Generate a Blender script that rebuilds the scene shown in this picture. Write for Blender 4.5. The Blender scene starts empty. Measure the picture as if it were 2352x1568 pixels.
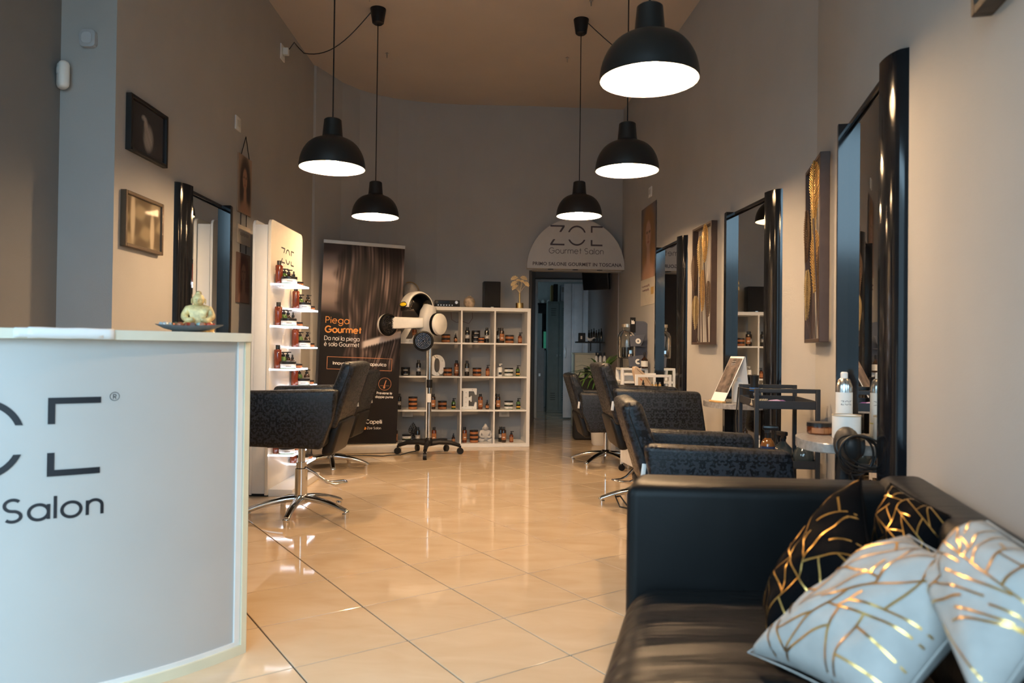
import bpy, bmesh, math, random
import numpy as np
from mathutils import Vector, Matrix
random.seed(7)
PI = math.pi
scene = bpy.context.scene
COL = scene.collection

# ---------------------------------------------------------------- camera
CAMH = 1.05
f_px, pitch, roll = 1682.0, 0.0102, 0.0120
cam_d = bpy.data.cameras.new('camera')
cam_d.sensor_width = 36.0
cam_d.lens = f_px / 2352.0 * 36.0
cam_d.clip_start = 0.05
cam_o = bpy.data.objects.new('camera', cam_d)
COL.objects.link(cam_o)
fw = Vector((0, math.cos(pitch), math.sin(pitch)))
up0 = Vector((0, -math.sin(pitch), math.cos(pitch)))
rt0 = Vector((1, 0, 0))
rt = rt0 * math.cos(roll) + up0 * math.sin(roll)
up = -rt0 * math.sin(roll) + up0 * math.cos(roll)
M = Matrix((rt, up, -fw)).transposed().to_4x4()
M.translation = Vector((0, 0, CAMH))
cam_o.matrix_world = M
cam_d.dof.use_dof = True
cam_d.dof.focus_distance = 5.6
cam_d.dof.aperture_fstop = 3.6
scene.camera = cam_o

# ---------------------------------------------------------------- view / world / daylight
scene.view_settings.view_transform = 'Standard'
scene.view_settings.look = 'None'
scene.view_settings.gamma = 1.0
scene.view_settings.use_curve_mapping = False
scene.view_settings.exposure = 0.12
world = bpy.data.worlds.new('daylight_sky')
scene.world = world
world.use_nodes = True
wb = world.node_tree.nodes['Background']
wb.inputs[0].default_value = (0.50, 0.78, 1.0, 1)
wb.inputs[1].default_value = 8.0
# the opening of the shop front behind the camera
ld = bpy.data.lights.new('shopfront_daylight', 'AREA')
ld.shape = 'RECTANGLE'; ld.size = 2.38; ld.size_y = 3.22
ld.cycles.is_portal = True          # guides the sky light through the opening, gives no light itself
lo = bpy.data.objects.new('shopfront_daylight', ld)
lo.location = (-0.81, -0.89, 1.64)
lo.rotation_euler = (PI / 2, 0, 0)      # faces +y, into the room
COL.objects.link(lo)
lp = bpy.data.lights.new('added_side_portal', 'AREA'); lp.shape = 'RECTANGLE'; lp.size = 2.5; lp.size_y = 1.2; lp.cycles.is_portal = True
lpo = bpy.data.objects.new('added_side_portal', lp); lpo.location = (-2.30, .85, 1.30); lpo.rotation_euler = (0, -PI / 2, 0); COL.objects.link(lpo)  # portal for an opening added to bring daylight onto the right wall
LAMP_W = 980.0        # emission of each pendant bulb
LAMP_COL = (1.0, 0.65, 0.35)

# ---------------------------------------------------------------- materials
MATS = {}
def mat(name, col, rough=0.5, metal=0.0, var=0.06, scale=12.0, bump=0.0, bscale=60.0,
        coat=0.0, spec=0.5, trans=0.0, emit=None, estr=0.0, ior=1.45, stretch=None, alpha=1.0):
    if name in MATS: return MATS[name]
    m = bpy.data.materials.new(name); m.use_nodes = True
    nt = m.node_tree; b = nt.nodes['Principled BSDF']
    tc = nt.nodes.new('ShaderNodeTexCoord')
    mp = nt.nodes.new('ShaderNodeMapping')
    if stretch: mp.inputs['Scale'].default_value = stretch
    nt.links.new(tc.outputs['Object'], mp.inputs[0])
    n = nt.nodes.new('ShaderNodeTexNoise')
    n.inputs['Scale'].default_value = scale; n.inputs['Detail'].default_value = 4
    nt.links.new(mp.outputs[0], n.inputs['Vector'])
    r = nt.nodes.new('ShaderNodeValToRGB')
    r.color_ramp.elements[0].position = 0.3; r.color_ramp.elements[1].position = 0.7
    r.color_ramp.elements[0].color = tuple(max(0, c * (1 - var)) for c in col[:3]) + (1,)
    r.color_ramp.elements[1].color = tuple(min(1, c * (1 + var)) for c in col[:3]) + (1,)
    nt.links.new(n.outputs['Fac'], r.inputs[0]); nt.links.new(r.outputs[0], b.inputs['Base Color'])
    b.inputs['Roughness'].default_value = rough; b.inputs['Metallic'].default_value = metal
    b.inputs['Specular IOR Level'].default_value = spec; b.inputs['IOR'].default_value = ior
    b.inputs['Coat Weight'].default_value = coat; b.inputs['Coat Roughness'].default_value = 0.06
    b.inputs['Transmission Weight'].default_value = trans
    b.inputs['Alpha'].default_value = alpha
    if emit:
        b.inputs['Emission Color'].default_value = tuple(emit) + (1,); b.inputs['Emission Strength'].default_value = estr
    if bump > 0:
        n2 = nt.nodes.new('ShaderNodeTexNoise'); n2.inputs['Scale'].default_value = bscale; n2.inputs['Detail'].default_value = 5
        nt.links.new(mp.outputs[0], n2.inputs['Vector'])
        bp = nt.nodes.new('ShaderNodeBump'); bp.inputs['Strength'].default_value = bump; bp.inputs['Distance'].default_value = 0.01
        nt.links.new(n2.outputs['Fac'], bp.inputs['Height']); nt.links.new(bp.outputs[0], b.inputs['Normal'])
    MATS[name] = m
    return m

def mat_print(name, rough=0.4, coat=0.0):
    if name in MATS: return MATS[name]
    m = bpy.data.materials.new(name); m.use_nodes = True
    nt = m.node_tree; b = nt.nodes['Principled BSDF']
    a = nt.nodes.new('ShaderNodeAttribute'); a.attribute_name = 'print'
    nt.links.new(a.outputs['Color'], b.inputs['Base Color'])
    b.inputs['Roughness'].default_value = rough; b.inputs['Coat Weight'].default_value = coat; b.inputs['Specular IOR Level'].default_value = .14
    b.inputs['Coat Roughness'].default_value = 0.03
    MATS[name] = m; return m

def mat_damask():
    """black vinyl with a woven-in damask: a mirrored noise ornament, blobs a little paler and glossier"""
    m = bpy.data.materials.new('damask_vinyl'); m.use_nodes = True
    nt = m.node_tree; N = nt.nodes; L = nt.links; b = N['Principled BSDF']
    tc = N.new('ShaderNodeTexCoord'); sp = N.new('ShaderNodeSeparateXYZ'); L.new(tc.outputs['Object'], sp.inputs[0])
    def mth(op, a, bv=None):
        n = N.new('ShaderNodeMath'); n.operation = op
        for i, v in enumerate((a, bv)):
            if v is None: continue
            if isinstance(v, (int, float)): n.inputs[i].default_value = v
            else: L.new(v, n.inputs[i])
        return n.outputs[0]
    row = mth('FLOOR', mth('DIVIDE', sp.outputs['Z'], 0.13))
    sh = mth('MULTIPLY', mth('MODULO', mth('ADD', row, 20), 2), 0.075)
    px = mth('PINGPONG', mth('ADD', mth('ADD', sp.outputs['X'], sh), 3.0), 0.075)
    pz = mth('SUBTRACT', sp.outputs['Z'], mth('MULTIPLY', row, 0.13))
    cb = N.new('ShaderNodeCombineXYZ'); L.new(px, cb.inputs[0]); L.new(pz, cb.inputs[2]); L.new(mth('MULTIPLY', sp.outputs['Y'], 0.35), cb.inputs[1])
    n1 = N.new('ShaderNodeTexNoise'); n1.inputs['Scale'].default_value = 78; n1.inputs['Detail'].default_value = 2.0; n1.inputs['Roughness'].default_value = .6
    L.new(cb.outputs[0], n1.inputs['Vector'])
    rp = N.new('ShaderNodeValToRGB'); rp.color_ramp.elements[0].position = .485; rp.color_ramp.elements[1].position = .53
    L.new(n1.outputs['Fac'], rp.inputs[0])
    mx = N.new('ShaderNodeMixRGB'); L.new(rp.outputs[0], mx.inputs[0])
    mx.inputs[1].default_value = (0.0042, 0.0046, 0.0058, 1); mx.inputs[2].default_value = (0.0165, 0.0195, 0.026, 1)
    L.new(mx.outputs[0], b.inputs['Base Color'])
    mr = N.new('ShaderNodeMapRange'); L.new(rp.outputs[0], mr.inputs[0]); mr.inputs[3].default_value = .30; mr.inputs[4].default_value = .48
    L.new(mr.outputs[0], b.inputs['Roughness'])
    b.inputs['Specular IOR Level'].default_value = .26
    bp = N.new('ShaderNodeBump'); bp.inputs['Strength'].default_value = .25; bp.inputs['Distance'].default_value = .002
    L.new(rp.outputs[0], bp.inputs['Height']); L.new(bp.outputs[0], b.inputs['Normal'])
    MATS['damask'] = m; return m

def mat_pillow(name, cloth, rough):
    m = mat(name, cloth, rough, var=.08, scale=25, bump=.25, bscale=18, spec=.04)
    return m

def mat_leather(name, col, wrinkle):
    m = bpy.data.materials.new(name); m.use_nodes = True
    nt = m.node_tree; N = nt.nodes; L = nt.links; b = N['Principled BSDF']
    tc = N.new('ShaderNodeTexCoord')
    n = N.new('ShaderNodeTexNoise'); n.inputs['Scale'].default_value = 9; L.new(tc.outputs['Object'], n.inputs['Vector'])
    r = N.new('ShaderNodeValToRGB'); r.color_ramp.elements[0].color = tuple(c * .8 for c in col) + (1,); r.color_ramp.elements[1].color = tuple(c * 1.25 for c in col) + (1,)
    L.new(n.outputs['Fac'], r.inputs[0]); L.new(r.outputs[0], b.inputs['Base Color'])
    v = N.new('ShaderNodeTexVoronoi'); v.inputs['Scale'].default_value = 420; L.new(tc.outputs['Object'], v.inputs['Vector'])
    bp = N.new('ShaderNodeBump'); bp.inputs['Strength'].default_value = .10; bp.inputs['Distance'].default_value = .002
    L.new(v.outputs['Distance'], bp.inputs['Height'])
    mp = N.new('ShaderNodeMapping'); mp.inputs['Scale'].default_value = (3.0, 17.0, 3.0); L.new(tc.outputs['Object'], mp.inputs[0])
    w = N.new('ShaderNodeTexNoise'); w.inputs['Scale'].default_value = 1.0; w.inputs['Detail'].default_value = 2.0; w.inputs['Distortion'].default_value = .5
    L.new(mp.outputs[0], w.inputs['Vector'])
    b2 = N.new('ShaderNodeBump'); b2.inputs['Strength'].default_value = wrinkle; b2.inputs['Distance'].default_value = .03
    L.new(w.outputs['Fac'], b2.inputs['Height']); L.new(bp.outputs[0], b2.inputs['Normal']); L.new(b2.outputs[0], b.inputs['Normal'])
    b.inputs['Roughness'].default_value = .40; b.inputs['Specular IOR Level'].default_value = .17
    MATS[name] = m; return m

def mat_tile():
    m = bpy.data.materials.new('polished_tile'); m.use_nodes = True
    nt = m.node_tree; N = nt.nodes; L = nt.links; b = N['Principled BSDF']
    g = N.new('ShaderNodeNewGeometry')
    mp = N.new('ShaderNodeMapping'); mp.inputs['Rotation'].default_value = (0, 0, .6); mp.inputs['Scale'].default_value = (2.2, 5.5, 3); L.new(g.outputs['Position'], mp.inputs[0])
    n = N.new('ShaderNodeTexNoise'); n.inputs['Scale'].default_value = 1.6; n.inputs['Detail'].default_value = 7; n.inputs['Distortion'].default_value = .6; L.new(mp.outputs[0], n.inputs['Vector'])
    oi = N.new('ShaderNodeObjectInfo')
    ad = N.new('ShaderNodeMath'); ad.operation = 'MULTIPLY_ADD'; L.new(oi.outputs['Random'], ad.inputs[0]); ad.inputs[1].default_value = .10; L.new(n.outputs['Fac'], ad.inputs[2])
    r = N.new('ShaderNodeValToRGB'); r.color_ramp.elements[0].position = .3; r.color_ramp.elements[1].position = .8
    r.color_ramp.elements[0].color = (.61, .45, .29, 1); r.color_ramp.elements[1].color = (.70, .55, .385, 1)
    L.new(ad.outputs[0], r.inputs[0]); L.new(r.outputs[0], b.inputs['Base Color'])
    b.inputs['Roughness'].default_value = .055; b.inputs['IOR'].default_value = 1.5
    MATS['tile'] = m; return m

# ---------------------------------------------------------------- mesh building
def RZ(a): return Matrix.Rotation(a, 4, 'Z')
def RX(a): return Matrix.Rotation(a, 4, 'X')
def RY(a): return Matrix.Rotation(a, 4, 'Y')
def T(x, y=0, z=0): return Matrix.Translation(Vector((x, y, z)))

class MB:
    def __init__(s): s.bm = bmesh.new(); s.mi = 0
    def _fin(s, vs, Mx, bev, seg, fs0):
        if Mx is not None:
            for v in vs: v.co = Mx @ v.co
        fs = [f for f in s.bm.faces if f not in fs0] if fs0 is not None else []
        for f in fs: f.material_index = s.mi
        if bev:
            es = list({e for f in fs for e in f.edges})
            r = bmesh.ops.bevel(s.bm, geom=es, offset=bev, segments=seg, profile=.5, affect='EDGES', clamp_overlap=True)
            for f in r['faces']: f.material_index = s.mi
        return s
    def box(s, c, d, Mx=None, bev=0, seg=2):
        fs0 = set(s.bm.faces)
        x, y, z = c; a, b_, h = d[0] / 2, d[1] / 2, d[2] / 2
        v = [s.bm.verts.new((x + i * a, y + j * b_, z + k * h)) for k in (-1, 1) for j in (-1, 1) for i in (-1, 1)]
        for q in ((0, 2, 3, 1), (4, 5, 7, 6), (0, 1, 5, 4), (2, 6, 7, 3), (0, 4, 6, 2), (1, 3, 7, 5)):
            s.bm.faces.new([v[i] for i in q])
        return s._fin(v, Mx, bev, seg, fs0)
    def prism(s, poly, h0, h1, Mx=None, bev=0, seg=2):
        """poly in xy, extruded from z=h0 to z=h1 (Mx turns it as needed)"""
        fs0 = set(s.bm.faces)
        ar = sum(poly[i][0] * poly[(i + 1) % len(poly)][1] - poly[(i + 1) % len(poly)][0] * poly[i][1] for i in range(len(poly)))
        if ar < 0: poly = poly[::-1]
        n = len(poly)
        lo_ = [s.bm.verts.new((p[0], p[1], h0)) for p in poly]; hi = [s.bm.verts.new((p[0], p[1], h1)) for p in poly]
        s.bm.faces.new(lo_[::-1]); s.bm.faces.new(hi)
        for i in range(n):
            j = (i + 1) % n; s.bm.faces.new((lo_[i], lo_[j], hi[j], hi[i]))
        return s._fin(lo_ + hi, Mx, bev, seg, fs0)
    def lathe(s, prof, Mx=None, seg=20, a0=0, a1=2 * PI):
        fs0 = set(s.bm.faces)
        full = abs(a1 - a0 - 2 * PI) < 1e-6
        m = seg if full else seg + 1
        rings = []; vs = []
        for r, z in prof:
            if r < 1e-6:
                v = s.bm.verts.new((0, 0, z)); rings.append([v]); vs.append(v)
            else:
                ring = [s.bm.verts.new((r * math.cos(a0 + (a1 - a0) * i / seg), r * math.sin(a0 + (a1 - a0) * i / seg), z)) for i in range(m)]
                rings.append(ring); vs += ring
        for A, B in zip(rings, rings[1:]):
            for i in range(seg):
                j = (i + 1) % m
                if len(A) == 1 and len(B) == 1: continue
                if len(A) == 1: f = (A[0], B[j], B[i])
                elif len(B) == 1: f = (A[i], A[j], B[0])
                else: f = (A[i], A[j], B[j], B[i])
                try: s.bm.faces.new(f)
                except ValueError: pass
        return s._fin(vs, Mx, 0, 0, fs0)
    def cyl(s, p0, p1, r0, r1=None, seg=16):
        r1 = r0 if r1 is None else r1
        p0 = Vector(p0); p1 = Vector(p1); d = p1 - p0; L_ = d.length
        q = Vector((0, 0, 1)).rotation_difference(d.normalized()).to_matrix().to_4x4()
        return s.lathe([(0, 0), (r0, 0), (r1, L_), (0, L_)], T(*p0) @ q, seg)
    def tube(s, pts, r, seg=8, closed=False):
        fs0 = set(s.bm.faces)
        pts = [Vector(p) for p in pts]; n = len(pts); rings = []; vs = []
        prev = None
        for i, p in enumerate(pts):
            if closed: t = (pts[(i + 1) % n] - pts[i - 1])
            else: t = pts[min(i + 1, n - 1)] - pts[max(i - 1, 0)]
            t.normalize()
            if prev is None:
                a = Vector((0, 0, 1)) if abs(t.z) < .9 else Vector((1, 0, 0))
                u = t.cross(a).normalized()
            else:
                u = (prev - t * prev.dot(t)).normalized()
            prev = u; w = t.cross(u)
            rr = r[i] if isinstance(r, (list, tuple)) else r
            ring = [s.bm.verts.new(p + (u * math.cos(2 * PI * k / seg) + w * math.sin(2 * PI * k / seg)) * rr) for k in range(seg)]
            rings.append(ring); vs += ring
        pairs = list(zip(rings, rings[1:])) + ([(rings[-1], rings[0])] if closed else [])
        for A, B in pairs:
            for k in range(seg):
                s.bm.faces.new((A[k], A[(k + 1) % seg], B[(k + 1) % seg], B[k]))
        if not closed:
            s.bm.faces.new(rings[0][::-1]); s.bm.faces.new(rings[-1])
        return s._fin(vs, None, 0, 0, fs0)
    def ball(s, c, r, seg=16, Mx=None):
        if not hasattr(r, '__len__'): r = (r, r, r)
        n = max(6, seg // 2)
        pr = [(math.sin(PI * i / n), -math.cos(PI * i / n)) for i in range(n + 1)]
        pr[0] = (0, -1); pr[-1] = (0, 1)
        X = T(*c) @ Matrix.Diagonal((r[0], r[1], r[2], 1))
        return s.lathe(pr, (Mx @ X) if Mx is not None else X, seg)
    def obj(s, name, material, parent=None, Mx=None, smooth=40, recalc=True):
        if recalc: bmesh.ops.recalc_face_normals(s.bm, faces=s.bm.faces)
        me = bpy.data.meshes.new(name); s.bm.to_mesh(me); s.bm.free()
        mats = material if isinstance(material, (list, tuple)) else [material]
        for m in mats: me.materials.append(m)
        if smooth:
            me.polygons.foreach_set('use_smooth', [True] * len(me.polygons))
            me.set_sharp_from_angle(angle=math.radians(smooth))
        return link(name, me, parent, Mx)

def link(name, me, parent=None, Mx=None):
    o = bpy.data.objects.new(name, me); COL.objects.link(o)
    if parent is not None: o.parent = parent
    if Mx is not None: o.matrix_basis = Mx
    return o

def thing(name, label, cat, loc=(0, 0, 0), rz=0.0, group=None):
    o = bpy.data.objects.new(name, None); COL.objects.link(o)
    o.location = loc; o.rotation_euler = (0, 0, rz); o.empty_display_size = .05
    o['label'] = label; o['category'] = cat
    if group: o['group'] = group
    return o
def tag(o, label, cat, group=None):
    o['label'] = label; o['category'] = cat
    if group: o['group'] = group
    return o
def struct(o):
    o['kind'] = 'structure'; return o

def rrect(w, h, r, n=5, top_only=False):
    """rounded rectangle outline centred on x, from y=0 to y=h"""
    P = []
    cs = [(w / 2 - r, h - r, 0), (-w / 2 + r, h - r, PI / 2)]
    if not top_only: cs += [(-w / 2 + r, r, PI), (w / 2 - r, r, 1.5 * PI)]
    for cx, cy, a in cs:
        for i in range(n + 1):
            t = a + PI / 2 * i / n; P.append((cx + r * math.cos(t), cy + r * math.sin(t)))
    if top_only: P += [(-w / 2, 0), (w / 2, 0)]
    return P

# flat lettering as thin geometry. local frame: x = reading direction, y = up, z = out of the surface
def text_mesh(txt, size, extrude=.0006, bold=0.0, align='CENTER', space=1.0):
    cu = bpy.data.curves.new('lettering', 'FONT'); cu.body = txt; cu.size = size
    cu.extrude = extrude; cu.offset = bold; cu.align_x = align; cu.resolution_u = 3; cu.space_character = space
    o = bpy.data.objects.new('lettering', cu); COL.objects.link(o)
    me = bpy.data.meshes.new_from_object(o.evaluated_get(bpy.context.evaluated_depsgraph_get()))
    bpy.data.objects.remove(o); bpy.data.curves.remove(cu)
    me.materials.clear()
    return me
def lettering(txt, size, m, parent, Mx, name='lettering', **kw):
    me = text_mesh(txt, size, **kw); me.materials.append(m); me.name = name
    return link(name, me, parent, Mx)
FACE = Matrix(((-1, 0, 0, 0), (0, 0, 1, 0), (0, 1, 0, 0), (0, 0, 0, 1)))   # wall frame (+y out of wall): reading x -> -x, up -> z, out -> +y

def _arc(cx, cy, r, a0, a1, sx=1.0, n=None):
    n = n or max(4, int(abs(a1 - a0) / 12)); return [(cx + sx * r * math.cos(math.radians(a0 + (a1 - a0) * i / n)), cy + r * math.sin(math.radians(a0 + (a1 - a0) * i / n))) for i in range(n + 1)]
def _S(k, w): return [[(x * k * w, y * k) for x, y in _arc(.30, .74, .26, 40, 270, 1.1) + _arc(.30, .24, .24, 90, -140, 1.2)[1:]]]
_O = _arc(.35, .35, .35, 0, 360)
GLYPH = {'a': ([_O, [(.7, .7), (.7, 0)]], .70), 'd': ([_O, [(.7, 1.05), (.7, 0)]], .70), 'e': ([[(.0, .37), (.70, .37)] , _arc(.35, .35, .35, 3, 318)], .70),
    '\u00e8': ([[(.0, .37), (.70, .37)], _arc(.35, .35, .35, 3, 318), [(.22, 1.0), (.42, .82)]], .70), 'g': ([_O, [(.7, .7), (.7, 0)] + _arc(.35, 0, .35, 0, -150)[1:]], .70),
    'i': ([[(0, 0), (0, .7)], [(0, .88), (0, .98)]], .0), 'l': ([[(0, 0), (0, 1.05)]], .0), 'm': ([[(0, 0), (0, .7)], [(0, .4)] + _arc(.25, .45, .25, 180, 0)[1:] + [(.5, 0)], [(.5, .4)] + _arc(.75, .45, .25, 180, 0)[1:] + [(1.0, 0)]], 1.0),
    'n': ([[(0, 0), (0, .7)], [(0, .38)] + _arc(.28, .42, .28, 180, 0)[1:] + [(.56, 0)]], .56), 'o': ([_O], .70), 'p': ([_O, [(0, .7), (0, -.33)]], .70), 'r': ([[(0, 0), (0, .7)], [(0, .40)] + _arc(.28, .42, .28, 180, 65)[1:]], .34),
    't': ([[(.17, 0), (.17, .98)], [(0, .68), (.36, .68)]], .36), 'u': ([[(0, .7), (0, .28)] + _arc(.28, .28, .28, 180, 360)[1:] + [(.56, .7)], [(.56, .3), (.56, 0)]], .56), 'v': ([[(0, .7), (.28, 0), (.56, .7)]], .56),
    's': (_S(.70, .95), .42), 'c': ([_arc(.35, .35, .35, 45, 315)], .60), 'C': ([_arc(.5, .5, .5, 45, 315)], .88), 'D': ([[(0, 0), (0, 1), (.32, 1)] + _arc(.32, .5, .5, 90, -90)[1:] + [(0, 0)]], .82),
    'G': ([_arc(.5, .5, .5, 42, 357) + [(.55, .48)]], 1.0), 'I': ([[(0, 0), (0, 1)]], .0), 'P': ([[(0, 0), (0, 1), (.28, 1)] + _arc(.28, .73, .27, 90, -90)[1:] + [(0, .46)]], .55), 'S': (_S(1.0, 1.0), .62), 'T': ([[(.3, 0), (.3, 1)], [(0, 1), (.6, 1)]], .60),
    'Z': ([[(0, 1), (.62, 1), (0, 0), (.64, 0)]], .64), 'R': ([[(0, 0), (0, 1), (.28, 1)] + _arc(.28, .74, .26, 90, -90)[1:] + [(0, .48)], [(.28, .48), (.55, 0)]], .55)}
def stroke_mesh(txt, cap, w, align='CENTER', width=None, space=.24):
    """flat geometric sans lettering drawn as ribbons. cap: capital height, w: stroke width, width: total width if given"""
    x = 0; strokes = []
    for ch in txt:
        if ch == ' ': x += .42; continue
        st, adv = GLYPH[ch]
        strokes += [[(px + x, py) for px, py in s_] for s_ in st]; x += adv + space
    tot = x - space; kx = (width / tot) if width else cap
    off = {'CENTER': -tot / 2, 'LEFT': 0, 'RIGHT': -tot}[align]
    vs, fs = [], []
    for s_ in strokes:
        P_ = [Vector(((px + off) * kx, py * cap)) for px, py in s_]
        closed = (P_[0] - P_[-1]).length < 1e-6 and len(P_) > 4
        base = len(vs)
        for i, p in enumerate(P_):
            a = P_[i - 1] if i else (P_[-2] if closed else p); c = P_[i + 1] if i < len(P_) - 1 else (P_[1] if closed else p)
            d0 = (p - a).normalized() if (p - a).length else (c - p).normalized(); d1 = (c - p).normalized() if (c - p).length else d0
            d = (d0 + d1); d = d.normalized() if d.length > .2 else d0
            n_ = Vector((-d.y, d.x)); k = 1 / max(.5, n_.dot(Vector((-d0.y, d0.x))))
            vs += [tuple(p + n_ * w / 2 * k) + (.0004,), tuple(p - n_ * w / 2 * k) + (.0004,)]
            if i: j = base + 2 * i; fs.append((j - 2, j - 1, j + 1, j))
    me = bpy.data.meshes.new('lettering'); me.from_pydata([(v_[0], v_[1], v_[2]) for v_ in vs], [], fs)
    return me
def strokes(txt, cap, w, m, parent, Mx, **kw):
    me = stroke_mesh(txt, cap, w, **kw); me.materials.append(m); return link('lettering', me, parent, Mx)
def logo_quads():
    """the same wordmark cut into convex pieces, each a list of 4 corners with its long side first"""
    t = .08; g0, g1 = .30, .665; e0, e1 = 2.03, 2.62
    Q = [[(0, 1 - t), (.71, 1 - t), (.71, 1), (0, 1)], [(.44, g1), (.545, g1), (.71, 1 - t), (.60, 1 - t)],
         [(0, 0), (.71, 0), (.71, t), (0, t)], [(0, t), (.11, t), (.25, g0), (.145, g0)],
         [(e0, 1 - t), (e1, 1 - t), (e1, 1), (e0, 1)], [(e0, g1), (e0 + t, g1), (e0 + t, 1 - t), (e0, 1 - t)],
         [(e0, 0), (e1, 0), (e1, t), (e0, t)], [(e0, t), (e0 + t, t), (e0 + t, g0), (e0, g0)]]
    out = []
    for q in Q:
        n = max(1, int((q[1][0] - q[0][0]) / .10))
        for k in range(n):
            f0, f1 = k / n, (k + 1) / n
            L2 = lambda a, b_, f: (a[0] + (b_[0] - a[0]) * f, a[1] + (b_[1] - a[1]) * f)
            out.append([L2(q[0], q[1], f0), L2(q[0], q[1], f1), L2(q[3], q[2], f1), L2(q[3], q[2], f0)])
    P = logo_polys()
    for o in (P[2], P[3]):
        n = len(o) // 2
        for i in range(n - 1): out.append([o[i], o[i + 1], o[2 * n - 2 - i], o[2 * n - 1 - i]])
    return out
def logo_polys():
    """the stencil-cut wordmark: Z, O and E of height 1, each cut through the middle"""
    t = .08; g0, g1 = .30, .665
    P = []
    # Z
    P.append([(0, 1), (.71, 1), (.71, 1 - t), (.71 - .0, 1 - t), (.545, g1), (.44, g1), (.60, 1 - t), (0, 1 - t)])
    P.append([(0, 0), (.71, 0), (.71, t), (.11, t), (.25, g0), (.145, g0), (0, t)])
    # O halves
    cx, R_, r_ = 1.33, .5, .42
    for sgn, lim in ((1, g1 - .5), (-1, .5 - g0)):
        a0 = math.asin(lim / R_); b0 = math.asin(lim / r_)
        o = [(cx + R_ * .93 * math.cos(a0 + (PI - 2 * a0) * i / 20), .5 + sgn * R_ * math.sin(a0 + (PI - 2 * a0) * i / 20)) for i in range(21)]
        n = [(cx + r_ * .93 * math.cos(b0 + (PI - 2 * b0) * i / 20), .5 + sgn * r_ * math.sin(b0 + (PI - 2 * b0) * i / 20)) for i in range(21)]
        P.append(o + n[::-1])
    # E
    e0, e1 = 2.03, 2.62
    P.append([(e0, g1), (e0, 1), (e1, 1), (e1, 1 - t), (e0 + t, 1 - t), (e0 + t, g1)])
    P.append([(e0, g0), (e0, 0), (e1, 0), (e1, t), (e0 + t, t), (e0 + t, g0)])
    return P
LOGO_W = 2.62
def logo_groups():
    g = {}
    for q in logo_quads():
        cx = sum(p[0] for p in q) / 4; cy = sum(p[1] for p in q) / 4
        g.setdefault((0 if cx < .8 else 1 if cx < 1.9 else 2, cy > .5), []).append(q)
    return list(g.values())
def logo(h, m, parent, Mx, th=.0012, one=False):
    gs = logo_groups()
    if one: gs = [sum(gs, [])]
    for g in gs:
        b = MB()
        for p in g: b.prism([((x - LOGO_W / 2) * h, y * h) for x, y in p], 0, th)
        bmesh.ops.remove_doubles(b.bm, verts=b.bm.verts, dist=1e-6)
        o = b.obj('logo_lettering', m, parent, Mx, smooth=0)
    return o

def print_panel(name, w, h, nx, ny, fn, m, parent, Mx):
    """a flat printed sheet: colours of the print per vertex. x centred, y 0..h; fn(U, V) with V=0 at the bottom"""
    U, V = np.meshgrid(np.linspace(0, 1, nx), np.linspace(0, 1, ny))
    C_ = np.clip(fn(U, V), 0, 1)
    co = np.stack([(U - .5) * w, V * h, np.zeros_like(U)], -1).reshape(-1, 3)
    idx = np.arange(nx * ny).reshape(ny, nx)
    fcs = np.stack([idx[:-1, :-1], idx[:-1, 1:], idx[1:, 1:], idx[1:, :-1]], -1).reshape(-1, 4)
    me = bpy.data.meshes.new(name); me.from_pydata(co.tolist(), [], fcs.tolist())
    at_ = me.color_attributes.new('print', 'FLOAT_COLOR', 'POINT')
    at_.data.foreach_set('color', np.concatenate([C_.reshape(-1, 3), np.ones((nx * ny, 1))], 1).astype(np.float32).ravel())
    me.materials.append(m)
    return link(name, me, parent, Mx)

def sg(x): return 1 / (1 + np.exp(-np.clip(x, -40, 40)))
def blob(U, V, cx, cy, rx, ry, soft=.25):
    d = np.sqrt(((U - cx) / rx) ** 2 + ((V - cy) / ry) ** 2); return sg((1 - d) / soft * 2.2)
def mixc(C_, col, k): return C_ * (1 - k[..., None]) + np.array(col) * k[..., None]
def strands(s, seed):
    r = np.random.RandomState(seed); o = np.zeros_like(s)
    for k in range(14):
        o += np.sin(s * r.uniform(30, 190) + r.uniform(0, 6.3)) * r.uniform(.4, 1)
    return o / 5

# ---------------------------------------------------------------- shared materials
WALL = mat('taupe_wall_paint', (.40, .385, .365), .85, var=.03, scale=3, bump=.12, bscale=220)
CEIL = mat('ceiling_paint', (.52, .44, .37), .9, var=.03, scale=2)
WHITE = mat('white_lacquer', (.80, .78, .75), .35, var=.02)
WHITE_W = mat('white_melamine', (.78, .76, .73), .42, var=.02)
CREAM = mat('cream_edge', (.74, .68, .50), .45, var=.03)
BLACK = mat('matte_black_metal', (.012, .012, .012), .42, var=.1, scale=40)
BLACKP = mat('black_plastic', (.012, .012, .013), .38, var=.1, spec=.25)
GLOSSB = mat('glossy_black_lacquer', (.006, .007, .009), .10, var=.05, coat=.0, spec=.55)
DARKP = mat('black_cap_plastic', (.014, .013, .013), .28)
CHROME = mat('polished_chrome', (.72, .71, .69), .13, 1.0, var=.03)
STEEL = mat('brushed_steel', (.55, .54, .52), .28, 1.0, var=.05)
MIRROR = mat('mirror_glass', (.80, .82, .82), .015, 1.0, var=0)
GOLD = mat('gold_metal', (.72, .50, .20), .30, 1.0, var=.12, scale=30)
BRASS = mat('brushed_brass', (.60, .42, .17), .33, 1.0, var=.08)
AMBER = mat('amber_glass', (.13, .030, .008), .12, var=.1, coat=.4)
AMBERD = mat('dark_amber_glass', (.030, .012, .006), .12, var=.1, coat=.4)
BLKGL = mat('black_bottle', (.010, .009, .009), .16, var=.1, coat=.4)
GREENG = mat('green_bottle_plastic', (.055, .12, .025), .2, var=.1, coat=.3)
LABW = mat('white_label', (.76, .74, .70), .5, var=.02)
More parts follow.
